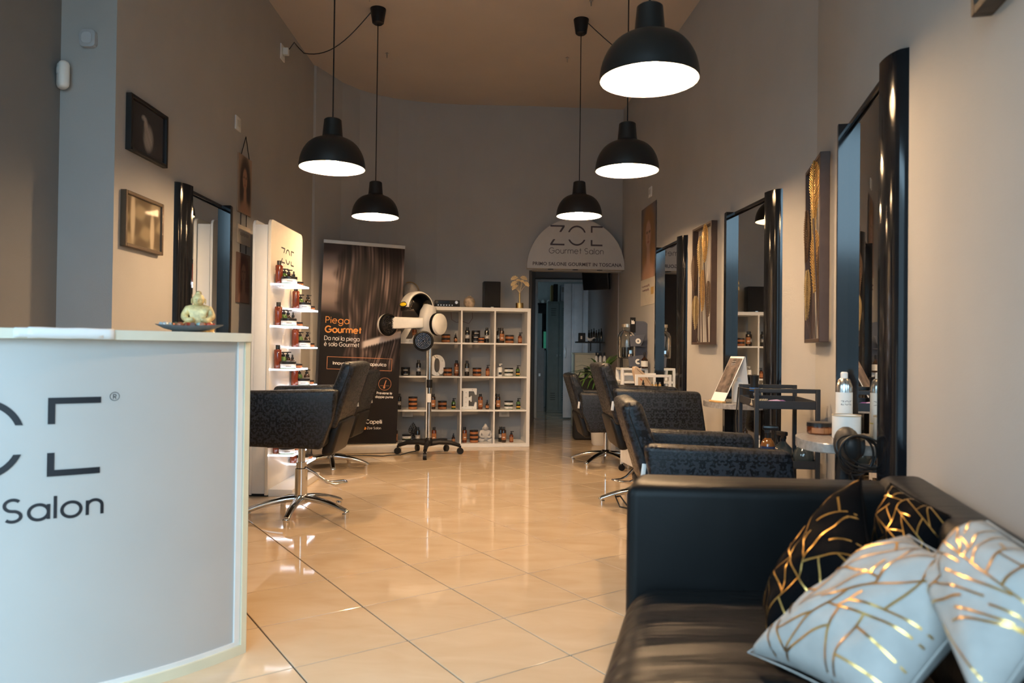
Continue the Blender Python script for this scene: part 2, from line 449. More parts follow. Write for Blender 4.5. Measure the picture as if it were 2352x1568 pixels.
LABO = mat('orange_brown_label', (.36, .14, .05), .5, var=.05)
LABD = mat('grey_label_print', (.30, .28, .26), .5, var=.05)
LABY = mat('yellow_label_band', (.85, .48, .05), .5)
INK = mat('black_ink', (.010, .011, .016), .45)
INKB = mat('dark_plum_ink', (.085, .065, .072), .5)
CORD = mat('black_cord_rubber', (.010, .010, .010), .5)
VINYL = mat('black_vinyl', (.0075, .0072, .007), .40, var=.2, spec=.26, bump=.15, bscale=300)
DAMASK = mat_damask()
LEATHER = mat_leather('black_leather', (.006, .006, .0062), .12)
LEATHERW = mat_leather('creased_black_leather', (.0105, .0100, .0100), .45)
TILE = mat_tile()
GROUT = mat('brown_grout', (.045, .030, .022), .9)
GLASS = mat('clear_glass', (.95, .98, .97), .02, var=0, trans=1.0)
LED = mat('lit_led_edge', (.9, .9, 1), .4, emit=(.80, .86, 1.0), estr=7.0)
PAPER = mat('white_paper', (.80, .80, .80), .7, var=.01)
WGREY = mat('warm_grey_stone', (.34, .31, .28), .4, var=.12, scale=20)
NAVY = mat('navy_label', (.012, .035, .11), .45)
PLASTW = mat('white_plastic', (.78, .76, .72), .35, var=.02)
OCHRE = mat('dried_leaf_ochre', (.85, .66, .38), .7, var=.15, scale=60)
DBROWN = mat('dark_brown_metal', (.075, .050, .042), .45, .3, var=.1)

# ---------------------------------------------------------------- the room
HC = 3.81
def farx(y): return 1.883 - .0758 * y
def nearx(y): return 1.592 - .235 * (3.84 - y)
KINK = (nearx(3.84), 3.84)
LX = -1.975
# floor slab (grout level) with the tiles laid on it as parts
b = MB(); b.box((-.3, 6.4, -.056), (6.2, 15.2, .10)); floor = struct(b.obj('floor', GROUT, smooth=0))
K = .4122; th = .5988
u = Vector((math.cos(th), math.sin(th))); v = Vector((math.sin(th), -math.cos(th)))
O = Vector((-3.9514, 9.1388)) * K
b = MB(); b.box((0, 0, -.003), (K - .0055, K - .0055, .006), None, .0012, 1)
tile_mesh = None
def inside(x, y):
    if y < -.7 or y > 13.3: return False
    if y < 3.9: return -2.4 < x < nearx(y) + .2
    if y < 8.35: return LX - .15 < x < farx(y) + .2 and not (y > 7.4 and x < -1.7)
    if y < 11.4: return .05 < x < 1.35
    return -.6 < x < 1.7
nt_ = 0
for i in range(-14, 40):
    for j in range(-34, 26):
        p = O + (u * (i + .5) + v * (j + .5)) * K
        if not inside(p.x, p.y): continue
        if tile_mesh is None:
            o = b.obj('floor_tile', TILE, floor, smooth=0); tile_mesh = o.data
        else: o = link('floor_tile', tile_mesh, floor)
        o.matrix_basis = T(p.x, p.y, 0) @ RZ(th); nt_ += 1
print('tiles', nt_)
b = MB(); b.box((-.3, 6.2, HC + .06), (4.6, 15.0, .12)); ceiling = struct(b.obj('ceiling', CEIL, smooth=0))

def wallstrip(name, pts, z0=0.0, z1=HC, th_=.14, side=1):
    """a wall following a plan polyline; its thickness goes to the given side"""
    P = [Vector(p) for p in pts]; off = []
    for i in range(len(P)):
        d = (P[min(i + 1, len(P) - 1)] - P[max(i - 1, 0)]).normalized()
        off.append(P[i] + Vector((d.y, -d.x)) * th_ * side)
    m_ = MB(); bm = m_.bm
    for i in range(len(P) - 1):
        q = [P[i], P[i + 1], off[i + 1], off[i]]
        m_.prism([(a.x, a.y) for a in q], z0, z1)
    bmesh.ops.remove_doubles(bm, verts=bm.verts, dist=1e-5)
    return m_
PY = 3.61; LX2 = -2.25
m_ = wallstrip('w', [(LX2, -.9), (LX2, .2)], side=-1); m_.box((LX2 - .07, 2.53, HC / 2), (.14, 2.16, HC)); m_.box((LX2 - .07, .825, 3.2), (.14, 1.25, 1.22))  # the gap is an added, unseen opening that lets daylight reach the right wall
struct(m_.obj('wall_left', mat('dark_taupe_wall', (.21, .205, .20), .85, var=.03, scale=3, bump=.12, bscale=220), smooth=0))  # one even tone, darker than the other walls
b = MB(); b.box(((LX + LX2) / 2 - .07, PY + .07, HC / 2), (LX - LX2 + .14, .14, HC)); struct(b.obj('wall_left_pier', WALL, smooth=0))
struct(wallstrip('w', [(LX, PY + .14), (LX, 7.163)], side=-1).obj('wall_left_back', WALL, smooth=0))
back = [(LX, 7.163), (LX + .022, 7.175), (-1.80, 7.615), (-1.66, 7.83), (-1.47, 8.01), (-1.29, 8.11), (-1.087, 8.18), (-.86, 8.235), (-.604, 8.267), (-.2, 8.28), (.185, 8.29)]
m_ = wallstrip('w', back, side=-1)
m_.prism([(.185, 8.29), (1.26, 8.375), (1.26, 8.515), (.185, 8.43)], 1.945, HC)
struct(m_.obj('wall_back', WALL, smooth=25))
struct(wallstrip('w', [(farx(8.52), 8.52), KINK], side=-1).obj('wall_right', WALL, smooth=0))
struct(wallstrip('w', [KINK, (nearx(-.9), -.9)], side=-1).obj('wall_right_near', WALL, smooth=0))
# shop front behind the camera: piers and lintel around the opening
m_ = MB(); m_.box((-2.14, -.97, HC / 2), (.24, .14, HC)); m_.box((.49, -.97, HC / 2), (.22, .14, HC)); m_.box((-.82, -.97, 3.53), (2.4, .14, .56))
struct(m_.obj('wall_front', WALL, smooth=0))
# street ground outside
b = MB(); b.box((-.8, -16.1, -.06), (70, 30, .1)); b.box((-9.2, 6.5, -.06), (13.6, 15.0, .1)); struct(b.obj('floor_street', mat('street_paving', (.25, .25, .25), .9)))
m_ = MB(); m_.box((-.8, -31.5, 3.05), (70, 1.0, 6.1)); m_.box((-16.0, -8.0, 2.6), (1.0, 46.0, 5.2)); struct(m_.obj('wall_opposite', mat('street_facade', (.32, .31, .30), .9)))
# passage behind the doorway and the little room after it
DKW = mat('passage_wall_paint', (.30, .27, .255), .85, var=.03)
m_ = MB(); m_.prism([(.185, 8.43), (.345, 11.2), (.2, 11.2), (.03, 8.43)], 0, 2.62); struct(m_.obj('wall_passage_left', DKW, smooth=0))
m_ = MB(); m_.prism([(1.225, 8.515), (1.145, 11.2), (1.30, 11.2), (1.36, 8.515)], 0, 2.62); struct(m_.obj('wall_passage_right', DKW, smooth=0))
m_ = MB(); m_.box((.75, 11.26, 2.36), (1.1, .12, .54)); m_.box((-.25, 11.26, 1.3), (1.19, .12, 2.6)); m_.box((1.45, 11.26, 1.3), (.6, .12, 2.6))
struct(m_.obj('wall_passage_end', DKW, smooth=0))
INW = mat('pale_inner_wall', (.55, .56, .55), .8)
m_ = MB(); m_.box((.5, 13.46, 1.3), (2.6, .12, 2.6)); struct(m_.obj('wall_inner_back', INW, smooth=0))
m_ = MB(); m_.box((-.92, 12.35, 1.3), (.12, 2.4, 2.6)); struct(m_.obj('wall_inner_left', INW, smooth=0))
m_ = MB(); m_.box((1.80, 11.28, 1.3), (.2, .16, 2.6)); struct(m_.obj('wall_inner_corner', INW, smooth=0))
m_ = MB(); m_.box((1.78, 12.4, 1.3), (.12, 2.2, 2.6)); struct(m_.obj('wall_inner_right', INW, smooth=0))
m_ = MB(); m_.box((.5, 11.0, 2.68), (3.0, 5.2, .12)); struct(m_.obj('ceiling_passage', DKW, smooth=0))
# fill light added in the inner room for an assumed window; none is built
l2 = bpy.data.lights.new('inner_room_fill', 'AREA'); l2.shape = 'RECTANGLE'; l2.size = 1.3; l2.size_y = 1.2; l2.energy = 3.2; l2.color = (.55, .85, 1.0)
lo2 = bpy.data.objects.new('inner_room_fill', l2); lo2.location = (-.78, 12.4, 1.6); lo2.rotation_euler = (0, -PI / 2, 0); COL.objects.link(lo2)
l3 = bpy.data.lights.new('passage_fill', 'AREA'); l3.shape = 'RECTANGLE'; l3.size = 1.1; l3.size_y = .6; l3.energy = 2.0; l3.color = (.60, .82, 1.0)  # area light added to brighten the folding door; the passage wall has no window
lo3 = bpy.data.objects.new('passage_fill', l3); lo3.location = (.33, 10.3, 1.15); lo3.rotation_euler = (0, -PI / 2, .5); COL.objects.link(lo3)
# white door lining of the inner door
LIN = mat('door_lining_white', (.62, .61, .60), .5)
m_ = MB()
m_.box((.365, 11.18, 1.045), (.04, .05, 2.09), None, .004, 1); m_.box((1.125, 11.18, 1.045), (.045, .05, 2.09), None, .004, 1)
m_.box((.745, 11.18, 2.10), (.80, .05, .04), None, .004, 1)
d1 = struct(m_.obj('trim_1', LIN))
# dark lining of the doorway in the back wall
m_ = MB(); m_.box((.20, 8.40, .972), (.03, .20, 1.944), RZ(.0)); struct(m_.obj('trim_2', mat('dark_door_lining', (.05, .042, .038), .6)))
# folding door pulled to the right of the inner doorway: narrow leaves standing in a zigzag
DW = mat('folding_door_white', (.80, .80, .82), .5)
fd = thing('folding_door', 'white folding door with narrow leaves pushed to the right of the far doorway', 'door', (.78, 11.12, 0))
xx = 0.0
for k in range(5):
    wd = (.115, .05, .125, .05, .075)[k]
    m_ = MB(); m_.box((xx + wd / 2, (-.014 if k % 2 == 0 else .012), 1.035), (wd, .022, 2.03), None, .006, 2)
    m_.obj('leaf_panel', DW, fd); xx += wd - .004
m_ = MB(); m_.box((.03, -.03, 1.0), (.018, .014, .16), None, .004, 2); m_.obj('handle', STEEL, fd)

# ---------------------------------------------------------------- pendant lamps
SHADE = mat('black_lamp_enamel', (.013, .012, .011), .40, var=.05)
SHADEIN = mat('white_lamp_inside', (.85, .83, .78), .5, var=.01)
BULB = mat('lit_bulb', (1, 1, 1), .4, emit=LAMP_COL, estr=LAMP_W)
def arc(r0, z0, r1, z1, n, bulge=1):
    return [(r0 + (r1 - r0) * math.sin(PI / 2 * i / n), z1 + (z0 - z1) * math.cos(PI / 2 * i / n)) for i in range(n + 1)]
lamp_cache = {}
def pendant(x, y, zr, label, canopy=True):
    t = thing('pendant_lamp', label, 'lamp', (x, y, zr), 0, 'black pendant lamps')
    if not lamp_cache:
        out = [(.0, .286), (.043, .286), (.050, .280), (.058, .19), (.060, .182)] + [(.06 + .13 * math.sin(PI / 2 * i / 12), .172 * math.cos(PI / 2 * i / 12)) for i in range(1, 13)]
        m_ = MB(); m_.lathe(out + [(.1905, -.003), (.1865, -.003)], None, 48)
        lamp_cache['shade'] = m_.obj('lamp_shade', SHADE, t, recalc=True).data
        inn = [(.0, .165), (.05, .164)] + [(.05 + .136 * math.sin(PI / 2 * i / 12), .164 * math.cos(PI / 2 * i / 12)) for i in range(1, 12)] + [(.1865, -.002)]
        m_ = MB(); m_.lathe(inn, None, 48); lamp_cache['inner'] = m_.obj('shade_lining', SHADEIN, t).data
        m_ = MB(); m_.ball((0, 0, .05), .036, 20); m_.cyl((0, 0, .08), (0, 0, .16), .016, .02, 12)
        o = m_.obj('bulb', BULB, t); lamp_cache['bulb'] = o.data
    else:
        link('lamp_shade', lamp_cache['shade'], t); link('shade_lining', lamp_cache['inner'], t); link('bulb', lamp_cache['bulb'], t)
    m_ = MB(); m_.tube([(0, 0, .284), (0, 0, HC - zr - .05)], .0042, 6); m_.obj('cord', CORD, t)
    m_ = MB(); m_.lathe([(0, -.125), (.035, -.125), (.047, -.115), (.064, -.006), (.064, 0), (0, 0)], T(0, 0, HC - zr), 24); m_.obj('ceiling_cup', BLACKP, t)
    return t
def at(px, py, y):
    """the point of the room that lies at depth y on the sight line through a photograph pixel"""
    r = rt * ((px - 1176) / f_px) - up * ((py - 784) / f_px) + fw
    return Vector((0, 0, CAMH)) + r * (y / r.y)
LAMPS = [((1491, 184), 2.80, 'black dome pendant lamp at the front right, the largest and nearest of the five'),
         ((1440, 392), 4.38, 'black dome pendant lamp second from the front on the right side'),
         ((1330, 496), 6.10, 'black dome pendant lamp hanging before the arched sign at the back'),
         ((763, 386), 4.26, 'black dome pendant lamp nearest the camera on the left side'),
         ((862, 498), 5.95, 'black dome pendant lamp at the back left above the roll-up banner')]
lamp_pos = []
for (px, py), y, lab in LAMPS:
    p = at(px, py, y); lamp_pos.append(p); pendant(p.x, p.y, p.z, lab)
# sockets high on the side walls and the cables looped from them to the cups
def socket(loc, rz, label, w=.085, h=.085, group=None):
    t = thing('wall_socket', label, 'socket', loc, rz, group)
    m_ = MB(); m_.box((0, .005, 0), (w, .01, h), None, .003, 2); m_.obj('cover_plate', PLASTW, t)
    m_ = MB(); m_.box((0, .0115, 0), (w * .55, .004, h * .5), None, .0015, 1); m_.obj('insert', mat('socket_insert', (.62, .60, .55), .4), t)
    return t
def wall_r(y, z, off=0.0): return (farx(y) - off, y, z)
RZF = math.radians(90) + math.atan(.0758); RZN = math.atan2(.973, .229); RZL = -PI / 2
s1 = socket((LX, 6.17, 3.53), RZL, 'white plug socket high on the left wall feeding the back lamp', .10, .13)
m_ = MB(); m_.box((0, .035, .01), (.045, .045, .06), None, .008, 2); m_.obj('plug', PLASTW, s1)
c5 = lamp_pos[4]
pts = []
A = Vector((LX + .06, 6.17, 3.56)); B = Vector((c5.x - .06, c5.y, HC - .03))
for i in range(17):
    f = i / 16; p = A.lerp(B, f); p.z += .10 * math.sin(PI * min(1, f * 5)) * max(0, 1 - f * 5) + (-.16 * math.sin(PI * f)) * (1 if f > .12 else f / .12)
    pts.append(p)
m_ = MB(); m_.tube(pts, .004, 6); tag(m_.obj('lamp_cable', CORD), 'black cable sagging from left wall socket to back lamp cup', 'cable')
c3 = lamp_pos[2]
A = Vector((c3.x + .06, c3.y, HC - .03)); B = Vector((farx(6.1) - .02, 6.1, 3.36))
m_ = MB(); m_.tube([A.lerp(B, i / 12) + Vector((0, 0, -.10 * math.sin(PI * i / 12))) for i in range(13)], .004, 6)
tag(m_.obj('lamp_cable', CORD), 'black cable running from the right back lamp cup to the right wall', 'cable')
s2 = socket((farx(6.1), 6.1, 3.33), RZF, 'white plug socket high on the right wall behind the front lamp')
socket((LX, 5.20, 2.63), RZL, 'white cover plate on left wall above the hanging poster', .10, .10)
socket((farx(7.15), 7.15, 2.60), RZF, 'small white cover plate on right wall above the portrait poster', .10, .10)
# screw hooks left in the ceiling
for (px, py), lab in (((889, 126), 'screw hook in ceiling beside the back left lamp cup'), ((1303, 136), 'screw hook in ceiling left of the right back lamp cup'),
                      ((1358, 6), 'screw hook in ceiling at the top edge right of the middle'), ((849, -4), 'screw hook in ceiling at the top edge left of the middle')):
    r = at(px, py, 1.0) - Vector((0, 0, CAMH)); k = (HC - .02 - CAMH) / r.z; p = Vector((0, 0, CAMH)) + r * k
    t = thing('ceiling_screw', lab, 'screw', (p.x, p.y, HC))
    m_ = MB(); m_.cyl((0, 0, 0), (0, 0, -.05), .005, .004, 8); m_.obj('shank', STEEL, t)
    m_ = MB(); m_.lathe([(0, -.012), (.016, -.012), (.016, -.008), (0, -.008)], None, 12); m_.obj('washer', STEEL, t)

# ---------------------------------------------------------------- mirrors
def tall_mirror(y0, wallfn, rz, label, W=.70, H=2.0, shelf=None):
    """local x along the wall (0..W), y into the room, z up. y0: wall point of the near end"""
    t = thing('salon_mirror', label, 'mirror', (wallfn(y0), y0, 0), rz, None)
    q = 12
    for k, name in ((0, 'post'), (1, 'post')):
        cw, cd = .125, .056
        pr = [(0, 0)] + [(cw * math.sin(PI / 2 * i / q), cd * math.sin(PI / 2 * i / q) ** .9 * (1 if i else 0) if False else cd * (1 - (1 - i / q) ** 2) ** .5) for i in range(q + 1)]
        pr = [(cw * i / q, cd * math.sqrt(max(0, 1 - (1 - i / q) ** 2))) for i in range(q + 1)] + [(cw, 0)]
        if k: pr = [(W - x, y) for x, y in pr]
        m_ = MB(); m_.prism(pr, 0, H); m_.obj('post', GLOSSB, t, smooth=50)
    m_ = MB(); m_.box((W / 2, .004, (H - .03) / 2 + .005), (W - .24, .008, H - .05)); m_.obj('backing', BLACKP, t)
    m_ = MB(); m_.box((W / 2, .011, H / 2 - .01), (W - .245, .006, H - .06)); m_.obj('mirror_pane', MIRROR, t, smooth=0)
    m_ = MB(); m_.box((W / 2, .014, H - .022), (W - .245, .026, .022), None, .003, 1); m_.obj('top_rail', GLOSSB, t)
    if shelf:
        z, rad, cx, dep = shelf
        P = [(cx - rad, .02)] + [(cx + rad * math.cos(PI - PI * i / 24), .05 + (dep - .05) * math.sqrt(abs(math.sin(PI * i / 24)))) for i in range(25)] + [(cx + rad, .02)]
        m_ = MB(); m_.prism(P, z - .034, z, None, .003, 1); m_.obj('shelf', mat('grey_granite_shelf', (.30, .28, .26), .22, var=.2, scale=60), t)
        m_ = MB(); m_.cyl((cx, .10, 0), (cx, .10, z - .034), .028, .022, 16); m_.lathe([(0, 0), (.11, 0), (.10, .012), (0, .014)], T(cx, .10, 0), 20)
        m_.obj('shelf_leg', BLACKP, t)
    return t
def dirpt(wfn, y0, rz, x, y):   # world point of a mirror-frame local point
    c, s_ = math.cos(rz), math.sin(rz); return (wfn(y0) + c * x - s_ * y, y0 + s_ * x + c * y)
M1Y, M2Y, M3Y = 2.26, 4.24, 5.98
tall_mirror(M1Y, nearx, RZN, 'tall mirror between glossy black posts nearest the camera on the right wall', .905, 2.0, (.735, .20, .43, .26))
tall_mirror(M2Y, farx, RZF, 'tall mirror between glossy black posts in the middle of the right wall', .865, 2.0, (.735, .24, .40, .30))
tall_mirror(M3Y, farx, RZF, 'tall mirror between glossy black posts farthest along the right wall', .88, 2.0)
# left wall: local x runs towards the camera, so the given end is the far one
tall_mirror(5.08, lambda y: LX, RZL, 'tall mirror between glossy black posts on the left wall', .83, 2.0)

# ---------------------------------------------------------------- leaf wall art in narrow frames
LEAFG = mat('gold_leaf_metal', (.46, .28, .09), .42, .75, var=.2, scale=40)
LEAFB = mat('brass_pale_leaf_metal', (.42, .31, .15), .45, .7, var=.2, scale=40)
LEAFD = mat('bronze_dark_leaf_metal', (.12, .075, .045), .45, .7, var=.2, scale=40)
def leaf_mesh(h, w, m, parent, x, z, y, lean=0.0, barb=True):
    b = MB(); n = 22
    for i in range(n):
        f = (i + .5) / n; wz = w * math.sin(PI * (f * .92 + .05)) ** .75
        for sgn in (-1, 1):
            b.box((sgn * wz / 2, 0, 0), (wz, .003, h / n * .32), T(0, -.006, -h / 2 + h * f) @ RY(-sgn * .85) , 0)
    b.tube([(0, 0, -h / 2), (0, .004, 0), (0, 0, h / 2)], .004, 6)
    return b.obj('leaf', m, parent, T(x, y, z) @ RY(lean) @ RZ(random.uniform(.25, .75)), smooth=0)
def leaf_art(y0, wfn, rz, W, label):
    """y0 near end on the wall; local x=0 near end .. W far end"""
    z0, z1, dp = 1.10, 1.995, .045
    t = thing('leaf_wall_art', label, 'wall art', (wfn(y0), y0, z0), rz, 'narrow framed metal leaves')
    H = z1 - z0; bw = .018
    for x in (bw / 2, W - bw / 2):
        m_ = MB(); m_.box((x, dp / 2 + .012, H / 2), (bw, dp, H), None, .002, 1); m_.obj('frame_bar', DBROWN, t)
    for z in (bw / 2, H - bw / 2):
        m_ = MB(); m_.box((W / 2, dp / 2 + .012, z), (W - 2 * bw, dp, bw), None, .002, 1); m_.obj('frame_bar', DBROWN, t)
    L_ = [(.68, .745, .31, .056, LEAFB, 1), (.30, .83, .28, .058, LEAFG, 2), (.84, .61, .27, .052, LEAFD, 2), (.55, .45, .31, .060, LEAFG, 1), (.76, .27, .255, .055, LEAFB, 2), (.26, .37, .265, .050, LEAFD, 1)]
    for fx, fz, h, w, m, dep in L_:
        y = .02 + .022 * dep
        leaf_mesh(h, w, m, t, fx * W, fz * H, y, 0)
        m_ = MB(); m_.tube([(fx * W, y, fz * H - h / 2 + .01), (fx * W, .035, bw)], .0038, 6); m_.obj('stem', DBROWN, t)
leaf_art(5.27, farx, RZF, .43, 'narrow frame of metal leaves on right wall between middle and far mirrors')
leaf_art(3.42, nearx, RZN, .43, 'narrow frame of metal leaves on right wall left of the nearest mirror')
# corner of a picture at the upper right edge of the photograph
t = thing('framed_picture', 'dark framed picture high on the right wall, cut by the top edge', 'picture', (nearx(1.60), 1.60, 1.80), RZN)
t.location = (nearx(1.22), 1.22, 1.815)
for c, d in (((.01, .022, .28), (.02, .044, .56)), ((.43, .022, .28), (.02, .044, .56)), ((.22, .022, .01), (.40, .044, .02)), ((.22, .022, .55), (.40, .044, .02))):
    m_ = MB(); m_.box(c, d, None, .002, 1); m_.obj('frame_bar', mat('dark_wood_frame', (.05, .035, .025), .5, var=.3, scale=30, stretch=(1, 1, 8)), t)
m_ = MB(); m_.box((.22, .010, .28), (.40, .012, .52)); m_.obj('picture_sheet', mat('gold_brown_picture', (.25, .14, .05), .5, var=.7, scale=9), t)

# ---------------------------------------------------------------- left wall: two small framed prints, hanging signs, alarm parts
def fr_bird(U, V):
    C_ = np.ones(U.shape + (3,)) * np.array([.012, .011, .012])
    n = strands(U * 1.2 + V * .8, 4); C_ = mixc(C_, (.055, .042, .04), sg(n * 2) * blob(U, V, .6, .45, .5, .5, 1.0))
    k = blob(U, V, .50, .36, .13, .26) + blob(U, V, .42, .62, .05, .12) + blob(U, V, .36, .73, .06, .05)
    k = np.clip(k, 0, 1) * (.6 + .4 * sg(strands(U + V * .5, 9) * 2)); return mixc(C_, (.42, .36, .31), k)
def fr_sepia(U, V):
    C_ = np.ones(U.shape + (3,)) * np.array([.13, .10, .065])
    k = sg((np.sin(U * 11 + V * 5) + np.sin(V * 13 - U * 6 + 1) - .4) * 3); C_ = mixc(C_, (.34, .27, .17), k * .8)
    k = blob(U, V, .2, .6, .06, .5) + blob(U, V, .75, .35, .06, .4); C_ = mixc(C_, (.60, .50, .36), np.clip(k, 0, 1) * .8)
    return C_
def wall_frame(yf, z0, w, h, fn, label, fcol):
    t = thing('framed_print', label, 'picture', (LX, yf, z0), RZL)
    bw, dp = .018, .030
    for c, d in (((0, 0, 0), 0),): pass
    for x in (bw / 2 - w / 2, w / 2 - bw / 2):
        m_ = MB(); m_.box((x, dp / 2, h / 2), (bw, dp, h), None, .002, 1); m_.obj('frame_bar', fcol, t)
    for z in (bw / 2, h - bw / 2):
        m_ = MB(); m_.box((0, dp / 2, z), (w - 2 * bw, dp, bw), None, .002, 1); m_.obj('frame_bar', fcol, t)
    print_panel('print_sheet', w - .03, h - .03, 46, 36, fn, mat_print('glazed_print', .08, .8), t, T(0, .018, .015) @ FACE)
wall_frame(3.905, 2.04, .40, .29, fr_bird, 'small black framed print of a pale bird shape, upper of two on left wall', BLACK)
wall_frame(3.87, 1.545, .40, .285, fr_sepia, 'small framed sepia print, lower of two on left wall beside the mirror', mat('bronze_frame', (.10, .07, .045), .4, .4))

def woman(skin, hair, bg, sh=0.0):
    def fn(U, V):
        C_ = np.ones(U.shape + (3,)) * np.array(bg)
        hz = blob(U, V, .5, .62, .40, .40, .2) + blob(U, V, .28, .34, .2, .3) + blob(U, V, .74, .34, .2, .3)
        st = sg(strands(U + .06 * np.sin(V * 9), 3) * 1.6)[..., None]
        hc = np.array(hair) * (.45 + 1.3 * st)
        k = np.clip(hz, 0, 1)[..., None]; C_ = C_ * (1 - k) + hc * k
        C_ = mixc(C_, skin, np.clip(blob(U, V, .5, .02, .40, .20) + blob(U, V, .5, .30, .11, .2), 0, 1))
        C_ = mixc(C_, skin, blob(U, V, .48, .60, .175, .19, .10))
        for ex in (.40, .57): C_ = mixc(C_, tuple(s * .25 for s in skin), blob(U, V, ex, .635, .055, .017, .4))
        C_ = mixc(C_, (skin[0] * .7, skin[1] * .35, skin[2] * .35), blob(U, V, .485, .50, .06, .016, .4))
        C_ = mixc(C_, tuple(s * .6 for s in skin), blob(U, V, .485, .565, .025, .03, .5))
        return C_
    return fn
BLONDE = woman((.50, .29, .19), (.26, .13, .045), (.13, .115, .12))
t = thing('portrait_poster', 'tall poster of a blonde woman on right wall beside the far mirror', 'poster', (farx(7.20), 7.20, 1.50), RZF)
print_panel('printed_sheet', .56, .72, 60, 90, BLONDE, mat_print('poster_print', .35), t, T(0, .006, .26) @ FACE)
m_ = MB(); m_.box((0, .004, .13), (.56, .004, .26)); m_.obj('caption_strip', mat('pale_poster_strip', (.55, .50, .42), .5), t)
for z, w in ((.19, .3), (.15, .26)):
    m_ = MB(); m_.tube([(.08 + w / 2 - w * i / 26, .0068, z + .012 * math.sin(i * 1.9) + .006 * math.sin(i * 4.3)) for i in range(27)], .0022, 5)
    m_.obj('handwriting', mat('plum_script', (.20, .12, .13), .5), t)
m_ = MB(); m_.box((-.16, .0065, .13), (.10, .002, .07)); m_.obj('price_patch', mat('ochre_print', (.40, .26, .08), .5), t)
t = thing('hanging_poster', 'poster of a dark haired woman hung from a cord on left wall', 'poster', (LX, 5.34, 2.02), RZL)
m_ = MB(); m_.box((0, .006, .20), (.26, .01, .42)); m_.obj('board', mat('tan_card', (.34, .22, .14), .6), t)
print_panel('printed_sheet', .25, .41, 30, 44, woman((.42, .22, .13), (.05, .03, .02), (.38, .26, .18)), mat_print('poster_print'), t, T(0, .0118, -.005) @ FACE)
m_ = MB(); m_.tube([(-.09, .006, .41), (-.01, .008, .56), (.07, .006, .41)], .003, 6); m_.obj('hanging_cord', CORD, t)
for x in (-.05, .06): m_ = MB(); m_.tube([(x, .006, -.01), (x, .006, -.10)], .003, 6); m_.obj('link_cord', CORD, t)
t = thing('hanging_sign', 'small pale sign hung under the poster on left wall', 'sign', (LX, 5.34, 1.785), RZL)
m_ = MB(); m_.box((0, .006, .07), (.25, .01, .135), None, .002, 1); m_.obj('board', mat('pale_card', (.52, .45, .36), .6), t)
m_ = MB()
for i in range(7): m_.box((.075 - .025 * i, .0115, .072), (.014, .001, .028 if i % 2 else .022))
m_.obj('faded_print', mat('sign_brown_print', (.26, .21, .17), .5), t)
for x in (-.05, .06): m_ = MB(); m_.tube([(x, .006, 0), (x, .006, -.06)], .003, 6); m_.obj('link_cord', CORD, t)
t = thing('hanging_poster', 'dark red and brown poster, lowest of the hanging set on left wall', 'poster', (LX, 5.34, 1.36), RZL)
m_ = MB(); m_.box((0, .006, .18), (.26, .01, .36)); m_.obj('board', mat('brown_card', (.16, .10, .08), .6), t)
print_panel('printed_sheet', .25, .35, 30, 40, woman((.30, .15, .11), (.10, .04, .03), (.20, .13, .11)), mat_print('poster_print'), t, T(0, .0118, .005) @ FACE)
# motion sensor in the corner, square detector on the pier
t = thing('motion_sensor', 'rounded white motion sensor in the corner of the left pier', 'sensor', (LX2 + .035, PY - .035, 2.30), math.radians(-45))
m_ = MB(); m_.box((0, 0, .065), (.072, .05, .135), None, .022, 4); m_.obj('housing', PLASTW, t)
m_ = MB(); m_.box((.0, -.001, .085), (.055, .056, .06), None, .02, 4); m_.obj('lens_window', mat('frosted_lens', (.60, .60, .58), .25), t)
t = thing('square_detector', 'grey square detector with rounded corners high on the left pier', 'detector', (at(207, 93, PY).x, PY, at(207, 93, PY).z - .04), PI)
m_ = MB(); m_.prism(rrect(.078, .085, .02), 0, .028, FACE, .006, 2); m_.obj('housing', mat('grey_plastic', (.42, .42, .43), .45), t)
m_ = MB(); m_.prism(rrect(.05, .055, .014), .028, .032, T(0, 0, .015) @ FACE, .002, 1); m_.obj('cover', mat('grey_plastic_light', (.48, .48, .49), .45), t)

